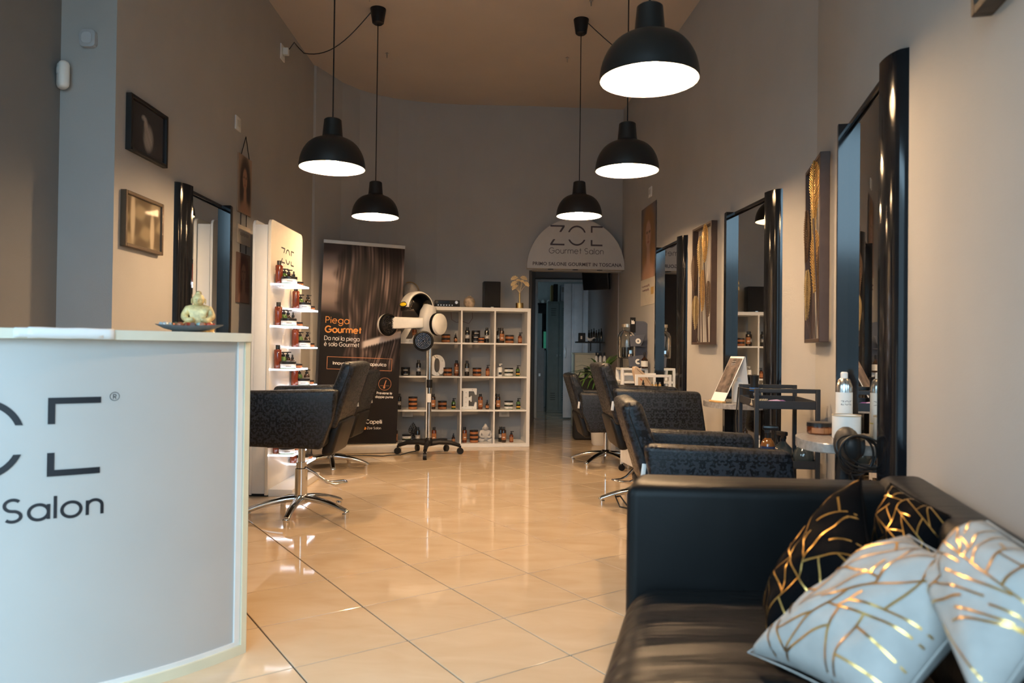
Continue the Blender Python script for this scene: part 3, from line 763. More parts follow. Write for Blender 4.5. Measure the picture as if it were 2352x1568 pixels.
# ---------------------------------------------------------------- products: bottles and jars, each a thing with parts
KINDS = {}
def kind_parts(kind):
    if kind in KINDS: return KINDS[kind]
    parts = []
    def add(name, m_, material):
        o = m_.obj(name, material, None, smooth=45); me = o.data; bpy.data.objects.remove(o); parts.append((name, me))
    def body(prof, mt, nm='body'):
        m_ = MB(); m_.lathe(prof, None, 18); add(nm, m_, mt)
    def label(r, z0, z1, mt, nm='label', a=1.15):
        m_ = MB(); n = 8; A = -PI / 2
        pr = [(r * math.cos(A - a + 2 * a * i / n), r * math.sin(A - a + 2 * a * i / n)) for i in range(n + 1)]
        q = [(x * .97, y * .97) for x, y in pr]
        m_.prism(pr + q[::-1], z0, z1); add(nm, m_, mt)
    if kind.startswith('tall'):
        h = .166; mt = {'tall_black': BLKGL, 'tall_amber': AMBER, 'tall_red': mat('red_brown_bottle', (.16, .028, .010), .15, coat=.4), 'tall_dark': AMBERD}[kind]
        body([(0, 0), (.024, 0), (.026, .004), (.026, .128), (.023, .134), (.014, .137), (0, .137)], mt)
        m_ = MB(); m_.lathe([(0, .136), (.0155, .136), (.0155, .164), (.0145, .166), (0, .166)], None, 16); add('cap', m_, DARKP)
        if kind == 'tall_black': label(.0266, .045, .085, LABD); label(.0268, .058, .066, LABW, 'label_line', .5)
        if kind in ('tall_amber', 'tall_dark'): label(.0266, .028, .10, LABO); label(.0268, .052, .060, LABW, 'label_line', .5)
    elif kind.startswith('jar'):
        mt, lb = {'jar_amber': (AMBER, LABO), 'jar_black': (BLKGL, LABD), 'jar_white': (LABW, LABW), 'jar_wide': (LABW, LABW), 'jar_small': (AMBER, LABO)}[kind]
        s_ = {'jar_wide': 1.12, 'jar_small': .72}.get(kind, 1.0); r = .048 * s_; h = .030 * s_
        body([(0, 0), (r * .95, 0), (r, .003), (r, h), (r * .97, h + .001), (0, h + .001)], mt)
        lt = .0145 * s_ if kind != 'jar_wide' else .018
        m_ = MB(); m_.lathe([(0, h), (r * 1.02, h), (r * 1.02, h + lt - .001), (r * .98, h + lt), (0, h + lt)], None, 20); add('lid', m_, DARKP)
        if kind in ('jar_amber', 'jar_small'): label(r * 1.008, h * .18, h * .85, lb)
        elif kind == 'jar_black': label(r * 1.008, h * .3, h * .7, lb, a=.5)
        else:
            label(r * 1.008, h * .45, h * .62, LABD, 'label_print', .35)
            m_ = MB(); m_.lathe([(r * 1.004, .0005), (r * 1.012, .0005), (r * 1.012, .005), (r * 1.004, .005)], None, 20); add('green_band', m_, GREENG)
    elif kind.startswith('pump') or kind == 'green_pump':
        mt, lb, cp, s_ = {'pump_amber': (AMBER, LABO, DARKP, 1), 'pump_white': (PLASTW, LABD, PLASTW, 1.22), 'green_pump': (GREENG, LABY, DARKP, 1), 'pump_dark': (AMBERD, LABD, DARKP, 1)}[kind]
        r = .0225 * s_; h = .07 * s_
        body([(0, 0), (r * .95, 0), (r, .003), (r, h), (r * .7, h + .012), (.011, h + .014), (0, h + .014)], mt)
        m_ = MB(); m_.lathe([(0, h + .013), (.013, h + .013), (.013, h + .03), (.005, h + .031), (.005, h + .038), (.011, h + .039), (.011, h + .048), (0, h + .048)], None, 14)
        m_.box((.012, 0, h + .044), (.03, .009, .008), None, .002, 1); add('pump_head', m_, cp)
        if kind == 'pump_white':
            m_ = MB(); m_.lathe([(0, h + .013), (.0145, h + .013), (.0145, h + .024), (0, h + .024)], None, 14); add('collar', m_, DARKP)
            label(r * 1.01, h * .2, h * .5, INK, a=.7)
        elif kind == 'green_pump': label(r * 1.01, h * .15, h * .75, AMBERD); label(r * 1.02, h * .28, h * .45, LABY, 'yellow_band')
        else: label(r * 1.01, h * .2, h * .8, lb)
    elif kind == 'dropper':
        r = .0195
        body([(0, 0), (r * .95, 0), (r, .003), (r, .05), (r * .7, .058), (.009, .062), (0, .062)], AMBERD)
        m_ = MB(); m_.lathe([(0, .061), (.0105, .061), (.0105, .078), (.006, .08), (.0055, .096), (.003, .1), (0, .1)], None, 12); add('dropper_cap', m_, DARKP)
        label(r * 1.01, .012, .04, LABO)
    KINDS[kind] = parts
    return parts
NAMES = {'tall': ('tall_bottle', 'bottle'), 'jar_': ('cream_jar', 'jar'), 'pump': ('pump_bottle', 'bottle'), 'gree': ('pump_bottle', 'bottle'), 'drop': ('dropper_bottle', 'bottle')}
LOOK = {'tall_black': 'tall black bottle', 'tall_amber': 'tall amber bottle', 'tall_red': 'tall red-brown bottle with black cap', 'tall_dark': 'tall dark brown bottle',
        'jar_amber': 'amber jar', 'jar_black': 'black jar', 'jar_white': 'white jar', 'jar_wide': 'wide white jar with black lid', 'jar_small': 'small amber jar with black lid',
        'pump_amber': 'small amber pump bottle', 'pump_white': 'white pump bottle', 'green_pump': 'small green pump bottle with yellow band', 'pump_dark': 'small dark pump bottle', 'dropper': 'little dropper bottle'}
def product(kind, loc, rz, where, group):
    nm, cat = NAMES[kind[:4]]
    t = thing(nm, LOOK[kind] + ' ' + where, cat, loc, rz, group)
    for n, me in kind_parts(kind): link(n, me, t)
    return t

# ---------------------------------------------------------------- reception desk, a quarter round
DC = Vector((-1.96, 3.14)); DR = 1.215
desk = thing('reception_desk', 'curved pale reception desk with black wordmark at the left', 'reception desk', (DC.x, DC.y, 0))
def ring(r0, r1, a0, a1, z0, z1, n=48, bev=0):
    b = MB()
    P = [(r1 * math.cos(a0 + (a1 - a0) * i / n), r1 * math.sin(a0 + (a1 - a0) * i / n)) for i in range(n + 1)]
    Q = [(r0 * math.cos(a0 + (a1 - a0) * i / n), r0 * math.sin(a0 + (a1 - a0) * i / n)) for i in range(n + 1)]
    b.prism(P + Q[::-1], z0, z1, None, bev, 2); return b
A0, A1 = math.radians(-100), math.radians(-31.2)
ring(DR - .02, DR, A0, A1, .03, 1.062).obj('front_panel', mat('frosted_desk_panel', (.49, .475, .46), .28, var=.02, scale=4), desk, smooth=25)
ring(DR - .028, DR + .014, A0, A1 + .004, .0, .032).obj('bottom_strip', CREAM, desk, smooth=25)
ring(DR - .004, DR + .006, A0, A1, .032, .046).obj('bead_strip', WHITE, desk, smooth=25)
ring(DR - .028, DR + .014, A1 - .001, A1 + .016, .0, 1.062, 3).obj('end_strip', CREAM, desk, smooth=25)
ring(DR - .004, DR + .008, A1 - .020, A1 - .002, .046, 1.062, 3).obj('bead_strip', WHITE, desk, smooth=25)
ring(DR - .42, DR + .032, A0, A1 + .010, 1.063, 1.092, 48, .003).obj('counter_top', mat('cream_counter', (.72, .68, .56), .4, var=.03), desk, smooth=25)
m_ = MB(); m_.box((.0, 0, .53), (.36, .03, 1.06), RZ(A1) @ T(DR - .22, .0, 0)); m_.obj('end_panel', CREAM, desk)
def bend(me, r, a_mid):
    """lay flat lettering on the round front: x along the arc, y up, z out"""
    for v_ in me.vertices:
        x, y, z = v_.co; a = a_mid + x / r
        v_.co = ((r + z) * math.cos(a), (r + z) * math.sin(a), y)
lh = .226
def bent_logo(h, r, a_end, z):
    for g in logo_groups():
        b = MB()
        for p in g: b.prism([((x - LOGO_W) * h, y * h) for x, y in p], 0, .0012)
        bmesh.ops.remove_doubles(b.bm, verts=b.bm.verts, dist=1e-6)
        o = b.obj('logo_lettering', INK, desk, smooth=0); bend(o.data, r, a_end); o.location.z = z
E1 = math.radians(-52.4)
bent_logo(lh, DR + .0006, E1, .668)
me = stroke_mesh('Gourmet Salon', .0615, .0088, 'RIGHT', .70); me.materials.append(INK)
bend(me, DR + .0006, E1 + .006); link('lettering', me, desk, T(0, 0, .547))
me = stroke_mesh('R', .0135, .0018); me.materials.append(INK); bend(me, DR + .0006, math.radians(-50.7)); link('lettering', me, desk, T(0, 0, .886))
me = None
b = MB(); b.tube([(.0125 * math.cos(2 * PI * i / 24), .0125 * math.sin(2 * PI * i / 24) + .0075, 0) for i in range(24)], .0008, 5, True)
o = b.obj('registered_ring', INK, desk); bend(o.data, DR + .0006, math.radians(-50.7)); o.location.z = .886
# papers over the counter edge
t = thing('paper_sheet', 'white paper sheets hanging over the left end of the desk top', 'paper', (DC.x, DC.y, 1.0925))
for k, (aa, ab, dz) in enumerate(((-62.5, -52.5, .0), (-61.0, -51.2, .0022))):
    b = MB(); rows = []
    pr = [(DR - .14, .001), (DR + .02, .0012), (DR + .034, -.002), (DR + .039, -.010), (DR + .040, -.026 - .004 * k)]
    n = 14
    for r, z in pr:
        rows.append([b.bm.verts.new((r * math.cos(math.radians(aa + (ab - aa) * i / n)), r * math.sin(math.radians(aa + (ab - aa) * i / n)), z + dz + .0006 * math.sin(i * .9))) for i in range(n + 1)])
    for R0, R1 in zip(rows, rows[1:]):
        for i in range(n): b.bm.faces.new((R0[i], R0[i + 1], R1[i + 1], R1[i]))
    o = b.obj('sheet', PAPER, t); md = o.modifiers.new('thick', 'SOLIDIFY'); md.thickness = .0012
# leaf dish with wrapped sweets
def on_desk(deg, r): return (DC.x + r * math.cos(math.radians(deg)), DC.y + r * math.sin(math.radians(deg)), 1.0925)
dp = on_desk(-37.6, 1.09)
t = thing('sweet_dish', 'grey leaf shaped dish on the desk top beside the golden figure', 'dish', dp, math.radians(15))
b = MB(); n = 28; rows = []
for f, z in ((0, .004), (.45, .003), (.75, .008), (1.0, .019), (1.02, .022), (.97, .022), (.74, .012), (.45, .008), (0, .008)):
    rows.append([b.bm.verts.new((.105 * f * math.cos(2 * PI * i / n) * (1 + .06 * math.cos(3 * 2 * PI * i / n)), .062 * f * math.sin(2 * PI * i / n), z + .006 * f * math.cos(2 * PI * i / n) ** 2)) for i in range(n)] if f else [b.bm.verts.new((0, 0, z))])
for R0, R1 in zip(rows, rows[1:]):
    for i in range(n):
        j = (i + 1) % n
        if len(R0) == 1: b.bm.faces.new((R0[0], R1[j], R1[i]))
        elif len(R1) == 1: b.bm.faces.new((R0[i], R0[j], R1[0]))
        else: b.bm.faces.new((R0[i], R0[j], R1[j], R1[i]))
b.obj('bowl', mat('grey_slate_dish', (.13, .14, .15), .5, var=.15), t)
SW = [(-.07, .0, 'silver', (.6, .65, .65)), (-.04, .012, 'olive', (.22, .20, .10)), (-.022, -.012, 'copper', (.40, .14, .07)), (-.002, .008, 'red', (.50, .09, .05)),
      (.018, -.010, 'brown', (.16, .07, .05)), (.034, .01, 'mint', (.45, .62, .58)), (.05, -.008, 'rust', (.42, .16, .08)), (.066, .006, 'scarlet', (.60, .12, .07))]
for x, y, nm, c in SW:
    q = Vector((x, y, 0)); q.rotate(Matrix.Rotation(math.radians(15), 3, 'Z'))
    s_ = thing('wrapped_sweet', nm + ' wrapped sweet lying in the grey leaf dish', 'sweet', (dp[0] + q.x, dp[1] + q.y, dp[2] + .016 + .16 * x * x), random.uniform(0, 3), 'wrapped sweets in the dish')
    b = MB(); b.ball((0, 0, .0095), (.013, .010, .0095), 12); b.obj('candy', mat('sweet_wrap_' + nm, c, .2, .3), s_)
    b = MB(); b.cyl((.012, 0, .0095), (.021, 0, .0095), .002, .008, 8); b.cyl((-.012, 0, .0095), (-.021, 0, .0095), .002, .008, 8); b.obj('twisted_ends', mat('sweet_wrap_' + nm, c, .2, .3), s_)
# golden seated figure
def seated_figure(name, label, cat, loc, rz, h, m, group=None):
    """small statue sitting cross-legged: one continuous skinned body, head with a face"""
    s_ = h / .135
    t = thing(name, label, cat, loc, rz, group)
    me = bpy.data.meshes.new('figure_body')
    V_ = [(0, .005, .030), (0, .004, .058), (0, .002, .086), (0, -.002, .100),
          (.033, .002, .080), (.047, -.004, .056), (.030, -.032, .042), (.008, -.036, .046),
          (-.033, .002, .080), (-.047, -.004, .056), (-.030, -.032, .042), (-.008, -.036, .046),
          (.026, .000, .022), (.052, -.022, .016), (.010, -.040, .014),
          (-.026, .000, .022), (-.052, -.022, .016), (-.010, -.044, .018)]
    R_ = [.030, .029, .027, .013, .016, .014, .010, .009, .016, .014, .010, .009, .020, .016, .011, .020, .016, .011]
    E_ = [(0, 1), (1, 2), (2, 3), (2, 4), (4, 5), (5, 6), (6, 7), (2, 8), (8, 9), (9, 10), (10, 11), (0, 12), (12, 13), (13, 14), (0, 15), (15, 16), (16, 17)]
    me.from_pydata([tuple(c * s_ for c in v_) for v_ in V_], E_, [])
    o = link('body', me, t)
    sk = o.modifiers.new('skin', 'SKIN'); sk.use_smooth_shade = True
    for i, r in enumerate(R_): me.skin_vertices[0].data[i].radius = (r * s_, r * s_)
    me.skin_vertices[0].data[0].use_root = True
    sb = o.modifiers.new('sub', 'SUBSURF'); sb.levels = 2; sb.render_levels = 2
    dg = bpy.context.evaluated_depsgraph_get(); m2 = bpy.data.meshes.new_from_object(o.evaluated_get(dg))
    m2.materials.clear(); m2.materials.append(m); o.modifiers.clear(); o.data = m2; m2.name = 'figure_body'
    zmin = min(v_.co.z for v_ in m2.vertices)
    for v_ in m2.vertices: v_.co.z = max(v_.co.z, 0.0)
    b = MB(); b.ball((0, -.003 * s_, .114 * s_), (.0195 * s_, .020 * s_, .0225 * s_), 18)
    b.ball((0, 0, .137 * s_), (.010 * s_, .009 * s_, .008 * s_), 12)
    b.ball((0, -.0245 * s_, .111 * s_), (.003 * s_, .004 * s_, .006 * s_), 8)
    for sg_ in (-1, 1):
        b.ball((sg_ * .0215 * s_, 0, .110 * s_), (.003 * s_, .005 * s_, .010 * s_), 8); b.ball((sg_ * .008 * s_, -.0215 * s_, .116 * s_), (.004 * s_, .002 * s_, .0015 * s_), 8)
    b.ball((0, -.0235 * s_, .102 * s_), (.005 * s_, .002 * s_, .0015 * s_), 8)
    b.obj('head', m, t)
    b = MB(); b.lathe([(0, 0), (.052 * s_, 0), (.055 * s_, .003 * s_), (.050 * s_, .008 * s_), (0, .008 * s_)], T(0, -.012 * s_, 0), 24); b.obj('base', m, t)
    return t
seated_figure('buddha_statuette', 'cream and gold seated figure on the desk top', 'statuette', on_desk(-33.6, 1.03), math.radians(18), .138,
              mat('cream_gold_ceramic', (.72, .54, .25), .38, .1, var=.45, scale=45))

# ---------------------------------------------------------------- display tower with lit glass shelves
tower = thing('display_tower', 'white display tower with lit glass shelves on the left wall', 'display stand', (-1.69, 5.10, 0))
def tb(name, x0, x1, y0, y1, z0, z1, m, bev=.004):
    b = MB(); b.box(((x0 + x1) / 2, (y0 + y1) / 2, (z0 + z1) / 2), (x1 - x0, y1 - y0, z1 - z0), None, bev, 2); return b.obj(name, m, tower)
TP = mat('white_tower_panel', (.80, .74, .64), .35, var=.02)
b = MB(); b.prism(rrect(.76, 1.93, .04, 5, True), 0, .022, T(-.022, .385, .01) @ Matrix(((0, 0, 1, 0), (1, 0, 0, 0), (0, 1, 0, 0), (0, 0, 0, 1))), .003, 2); b.obj('front_panel', TP, tower)
b = MB(); b.prism(rrect(.74, 1.925, .04, 5, True), 0, .018, T(-.132, .385, .01) @ Matrix(((0, 0, 1, 0), (1, 0, 0, 0), (0, 1, 0, 0), (0, 0, 0, 1))), .003, 2); b.obj('rear_panel', WHITE, tower)
tb('body', -.114, -.024, .012, .755, .02, 1.90, WHITE)
tb('plinth', -.134, 0, .02, .75, 0, .02, BLACKP)
tb('foot_shelf', .0, .17, .02, .75, .0, .05, WHITE)
logo(.115, INK, tower, T(.0005, .385, 1.66) @ Matrix(((0, 0, 1, 0), (1, 0, 0, 0), (0, 1, 0, 0), (0, 0, 0, 1))))
strokes('Gourmet Salon', .032, .0045, INK, tower, T(.0005, .385, 1.58) @ Matrix(((0, 0, 1, 0), (1, 0, 0, 0), (0, 1, 0, 0), (0, 0, 0, 1))))
ORD = ['topmost', 'second', 'third', 'fourth', 'lowest']
GLS = mat('shelf_glass', (.93, .97, .98), .03, var=0, trans=.85, alpha=.55)
for colm, (ya, yb, dx, zs) in enumerate(((.005, .335, .175, (1.489, 1.195, .892, .595, .295)), (.44, .75, .135, (1.337, 1.045, .752, .46, .165)))):
    for k, z in enumerate(zs):
        b = MB(); b.box((dx / 2, (ya + yb) / 2, z - .006), (dx - .004, yb - ya - .006, .010)); sh = b.obj('glass_shelf', GLS, tower)
        b = MB(); b.box((dx - .001, (ya + yb) / 2, z - .006), (.005, yb - ya, .0115)); b.box((dx / 2, ya + .002, z - .006), (dx, .004, .0115)); b.box((dx / 2, yb - .002, z - .006), (dx, .004, .0115))
        b.obj('lit_edge', LED, sh)
        if k == 3 and colm == 0: pass
        where = 'on the %s lit shelf of the %s column' % (ORD[k], ('near', 'far')[colm])
        X0, Y0 = -1.69, 5.10
        L_ = [('tall_red', .035, .075), ('jar_wide', .112, .065), ('green_pump', .050, .150), ('dropper', .115, .155), ('pump_dark', .06, .215), ('jar_small', .125, .245)]
        if colm: L_ = [('tall_red', .035, .05), ('jar_wide', .078, .06 + .055), ('green_pump', .035, .175), ('pump_dark', .085, .20), ('jar_small', .09, .262)]
        if k == 4: L_ = [L_[0], L_[1], L_[-1]]
        for kd, x, y in L_:
            product(kd, (X0 + x, Y0 + ya + y, z), math.radians(20), where, 'products on the lit shelves')

# ---------------------------------------------------------------- salon chairs
chair_cache = {}
XZ = RX(PI / 2)        # prism outline (x, y) -> (x, z)
def star_leg():
    b = MB(); P = []; 
    n = 8
    secs = []
    for i in range(n + 1):
        f = i / n; x = .02 + .30 * f; z = .105 - .062 * f ** 2 ; hw = .026 - .006 * f; hh = .022 - .006 * f
        secs.append([b.bm.verts.new((x, hw * math.cos(a), z + hh * math.sin(a))) for a in [2 * PI * k / 10 for k in range(10)]])
    for A, B in zip(secs, secs[1:]):
        for k in range(10): b.bm.faces.new((A[k], A[(k + 1) % 10], B[(k + 1) % 10], B[k]))
    b.bm.faces.new(secs[0][::-1]); b.bm.faces.new(secs[-1])
    b.ball((.318, 0, .040), (.018, .021, .016), 10)
    b.cyl((.312, 0, .0), (.312, 0, .03), .017, .020, 12)
    return b
def salon_chair(x, y, rz, zb, label, base_rot=0.0, lever=True, sleeve=False):
    t = thing('salon_chair', label, 'chair', (x, y, 0), rz, 'black damask salon chairs')
    def part(name, key, build, m, Mx=None):
        if key in chair_cache: return link(name, chair_cache[key], t, Mx)
        o = build().obj(name, m, t, Mx, smooth=50); chair_cache[key] = o.data; return o
    Z = T(0, 0, zb)
    armp = [(-.298, .352), (-.262, .17), (-.205, -.002), (.275, .012), (.305, .05), (.262, .335)]
    def arm():
        b = MB(); b.prism(armp, -.045, .045, XZ, .032, 4); return b
    for sy in (-1, 1):
        part('armrest', 'arm', arm, DAMASK, Z @ T(0, sy * .285, 0))
    def seat():
        b = MB(); b.box((.03, 0, .075), (.50, .475, .15), None, .035, 4); return b
    part('seat', 'seat', seat, VINYL, Z)
    def pan():
        b = MB(); b.box((.02, 0, -.008), (.30, .30, .02), None, .006, 2); return b
    part('seat_pan', 'pan', pan, BLACKP, Z)
    backp = [(-.385, .50), (-.300, .515), (-.225, .30), (-.185, .14), (-.262, .10)]
    def bk():
        b = MB(); b.prism(backp, -.245, .245, XZ, .030, 4); return b
    part('backrest', 'back', bk, DAMASK, Z)
    def shell():
        b = MB(); b.prism([(-.300, .16), (-.21, .15), (-.165, -.055), (-.235, -.06)], -.20, .20, XZ, .025, 3); return b
    part('lower_back', 'shell', shell, VINYL, Z)
    def seam():
        b = MB()
        for s_ in (-1, 1): b.tube([(-.345, s_ * .236, .503), (-.348, s_ * .246, .46), (-.275, s_ * .2475, .26), (-.235, s_ * .246, .14)], .0035, 6)
        return b
    part('piping', 'seam', seam, BLACKP, Z)
    def tagm():
        b = MB(); b.box((-.315, -.25, .20), (.018, .003, .06), RY(.12), .001, 1); return b
    part('care_tag', 'tag', tagm, LABW, Z)
    # hydraulic column, height follows the chair
    b = MB(); b.cyl((0, 0, .08), (0, 0, zb - .005), .0215, None, 20); b.obj('column', CHROME, t)
    if sleeve:
        b = MB(); b.lathe([(.0, .09), (.038, .09), (.038, .29), (.033, .295), (.033, .33), (.0, .33)], None, 24); b.obj('column_sleeve', CHROME, t)
    def hub():
        b = MB(); b.lathe([(0, .075), (.045, .078), (.048, .10), (.042, .125), (.030, .135), (0, .135)], None, 24); return b
    part('hub', 'hub', hub, CHROME)
    for k in range(5):
        part('leg', 'leg', star_leg, CHROME, RZ(base_rot + k * 2 * PI / 5))
    if lever:
        def lev():
            b = MB(); b.tube([(.02, -.028, .30), (.08, -.04, .26), (.15, -.05, .20), (.20, -.05, .185), (.28, -.035, .19), (.285, 0, .19), (.28, .035, .19), (.20, .05, .185), (.15, .05, .20), (.08, .04, .26), (.02, .028, .30)], .0075, 8); return b
        part('foot_lever', 'lever', lev, CHROME, T(0, 0, zb - .455) @ RZ(PI + .5))
    return t
salon_chair(-1.305, 4.58, PI, .452, 'black damask salon chair nearest the camera on the left, with chrome foot lever', -PI / 2 - PI + .02, True, True)
salon_chair(-1.555, 6.33, PI - .05, .345, 'black damask salon chair before the roll-up banner at the left', -1.2 - PI, False)
salon_chair(.875, 6.75, .05, .325, 'black damask salon chair farthest back on the right, before the doorway', -1.05, False)
salon_chair(.935, 4.98, .03, .455, 'black damask salon chair in the middle of the right row, raised higher', -PI / 2 - .35, True)
salon_chair(.83, 3.12, -.07, .338, 'black damask salon chair at the front right, just behind the sofa', -.3, False)

# ---------------------------------------------------------------- roll-up banner
def banner_fn(U, V):
    Tt = 1 - V
    C_ = np.ones(U.shape + (3,)) * np.array([.010, .008, .0075])
    g = np.clip(1 - np.abs(Tt - .19) / .16, 0, 1)
    bgl = np.stack([.50 * g + .07, .40 * g + .05, .37 * g + .045], -1) * (1 + .35 * np.sin(Tt * 50))[..., None] ** .5
    k = sg((.345 - Tt) * 260) ; C_ = C_ * (1 - k[..., None]) + bgl * k[..., None]
    C_ = mixc(C_, (.05, .035, .03), sg((.055 - Tt) * 120))
    left = np.interp(Tt, [0, .06, .15, .25, .30, .36, .42, .5, .56, .64], [.25, .19, .15, .20, .15, .27, .36, .38, .30, .55]) + .015 * np.sin(Tt * 70)
    right = np.interp(Tt, [0, .3, .45, .55, .62, .68], [1.02, 1.02, .98, .97, .95, .7]) + .02 * np.sin(Tt * 40)
    hm = sg((U - left) * 70) * sg((right - U) * 60) * sg((.645 - Tt) * 60)
    s = U - .05 * np.sin(Tt * 7 + .5) - .10 * np.sin(Tt * 10 + 3) * np.clip(Tt * 2, 0, 1) * (1 - U) + .03 * np.sin(Tt * 21 + U * 9) * np.clip((Tt - .3) * 4, 0, 1)
    st = strands(s, 5); hi = sg((st - .55) * 3.2)
    band = .10 + .75 * np.exp(-((Tt - .10 - .08 * np.sin(U * 9)) / .06) ** 2) + .6 * np.exp(-((Tt - .27 - .1 * np.sin(U * 14 + 1)) / .05) ** 2) + .65 * np.exp(-((Tt - .44 - .06 * np.sin(U * 16)) / .05) ** 2) + .6 * np.exp(-((Tt - .56 - .03 * np.sin(U * 30)) / .03) ** 2)
    hc = np.array([.012, .008, .007]) + (hi * band)[..., None] * np.array([.42, .30, .26])
    C_ = C_ * (1 - hm[..., None]) + hc * hm[..., None]
    # pale comb drawn through the ends
    cy = .505 - .13 * (U - .52) ; d = Tt - cy
    cm = sg((U - .53) * 120) * sg((1.0 - U) * 120) * sg((d + .016) * 500) * sg((.016 - d) * 500)
    teeth = sg((U - .55) * 120) * sg((.96 - U) * 120) * sg((d - .014) * 500) * sg((.036 - d) * 400) * (np.sin(U * 190) > .1)
    C_ = mixc(C_, (.72, .62, .57), cm); C_ = mixc(C_, (.02, .015, .013), teeth * .9)
    return C_
bl, brr = Vector((-1.915, 7.15, 0)), Vector((-1.13, 7.375, 0))
bz = math.atan2(brr.y - bl.y, brr.x - bl.x); bc = (bl + brr) / 2
ban = thing('roll_up_banner', 'dark roll-up advertising banner with hair picture at back left', 'banner', bc, bz)
BF = Matrix(((1, 0, 0, 0), (0, 0, -1, 0), (0, 1, 0, 0), (0, 0, 0, 1)))      # reading x -> x, up -> z, out -> -y
TL = T(-.008, 0, .10) @ RY(.030)
b = MB(); b.box((0, .01, .045), (.86, .15, .085), None, .012, 2); b.obj('base_cassette', mat('pale_alloy', (.62, .58, .52), .4, .3), ban)
b = MB(); b.box((0, .004, 1.975), (.80, .022, .035), TL, .003, 1); b.obj('top_rail', mat('pale_alloy', (.62, .58, .52), .4, .3), ban)
b = MB(); b.cyl((0, .06, .08), (.05, .02, 2.05), .009, None, 10); b.obj('rear_pole', STEEL, ban)
print_panel('printed_sheet', .79, 1.965, 150, 330, banner_fn, mat_print('banner_print', .42), ban, TL @ BF)
OR = mat('orange_print', (.80, .32, .06), .5); WP = mat('white_print', (.80, .77, .73), .5); CP = mat('copper_print', (.55, .22, .09), .5)
def btxt(s, cap, w, m, x, z, **kw): return strokes(s, cap, w, m, ban, TL @ T(x, -.0010, z - .10) @ BF, **kw)
btxt('Piega', .061, .0070, OR, -.345, 1.275, align='LEFT', width=.222); btxt('Gourmet', .059, .0125, OR, -.345, 1.185, align='LEFT', width=.345)
btxt('Da noi la piega', .040, .0052, WP, -.350, 1.108, align='LEFT', width=.335); btxt('\u00e8 solo Gourmet', .040, .0052, WP, -.350, 1.050, align='LEFT', width=.335)
btxt('Innovativa Piega Terapeutica', .030, .0055, WP, .0, .870, width=.515)
b = MB()
for c, d in (((0, 0, .945), (.635, .0012, .005)), ((0, 0, .825), (.635, .0012, .005)), ((-.315, 0, .885), (.005, .0012, .122)), ((.315, 0, .885), (.005, .0012, .122))): b.box((c[0], -.0012, c[2] - .10), d)
b.obj('print_box', CP, ban, TL)
b = MB()
for cx in (-.005, .255):
    b.tube([(cx + .062 * math.cos(2 * PI * i / 32), -.001, .592 + .062 * math.sin(2 * PI * i / 32)) for i in range(32)], .0022, 5, True)
    b.tube([(cx - .045, -.001, .575), (cx + .045, -.001, .575)], .0015, 5); b.tube([(cx - .005, -.001, .57), (cx + .012, -.001, .63)], .005, 5); b.ball((cx - .005, -.001, .558), (.011, .002, .013), 8)
b.obj('print_icon', CP, ban, TL)
btxt('Previene le', .022, .0042, WP, .255, .590, width=.150); btxt('doppie punte', .022, .0042, WP, .255, .552, width=.175)
logo(.073, WP, ban, TL @ T(.0, -.0012, .302) @ BF, .0006)
btxt('Gourmet Salon', .022, .0026, WP, .0, .362, width=.19); btxt('ai tuoi Capelli', .036, .0062, WP, .240, .296, align='RIGHT', width=.315)
btxt('Zoe Salon', .022, .0028, WP, .100, .240, align='LEFT', width=.135); btxt('Zoe Salon', .022, .0028, WP, .055, .240, align='RIGHT', width=.135)
b = MB(); b.cyl((.078, -.0018, .147), (.078, -.0006, .147), .014, None, 16); b.obj('orange_dot', OR, ban, TL)

# ---------------------------------------------------------------- white cube shelf and everything in it
SL = Vector((-1.272, 7.67, 0)); SA = .155
sx = Vector((math.cos(SA), math.sin(SA), 0)); sy_ = Vector((-math.sin(SA), math.cos(SA), 0))
cube = thing('cube_shelf', 'white open cube shelf of four by four against the back wall', 'shelf', SL, SA)
SD = .365; to, ti = .038, .017; cell = (1.49 - 2 * to - 3 * ti) / 4
def sb(name, c, d): b = MB(); b.box(c, d, None, .0015, 1); return b.obj(name, WHITE_W, cube)
sb('top_board', (.745, SD / 2, 1.49 - to / 2), (1.49, SD, to)); sb('bottom_board', (.745, SD / 2, to / 2), (1.49, SD, to))
sb('side_board', (to / 2, SD / 2, .745), (to, SD, 1.49 - 2 * to)); sb('side_board', (1.49 - to / 2, SD / 2, .745), (to, SD, 1.49 - 2 * to))
cx0 = [to + i * (cell + ti) for i in range(4)]
for i in range(1, 4): sb('upright', (cx0[i] - ti / 2, SD / 2, .745), (ti, SD - .004, 1.49 - 2 * to))
rz0 = [to + i * (cell + ti) for i in range(4)]            # floor height of each row, lowest first
for i in range(1, 4):
    for k in range(4): sb('shelf_board', (cx0[k] + cell / 2, SD / 2, rz0[i] - ti / 2), (cell, SD - .004, ti))
def sp(x, y, z): p = SL + sx * x + sy_ * y; return (p.x, p.y, z)
ROWN = ['bottom', 'third', 'second', 'top']; COLN = ['first', 'second', 'third', 'fourth']
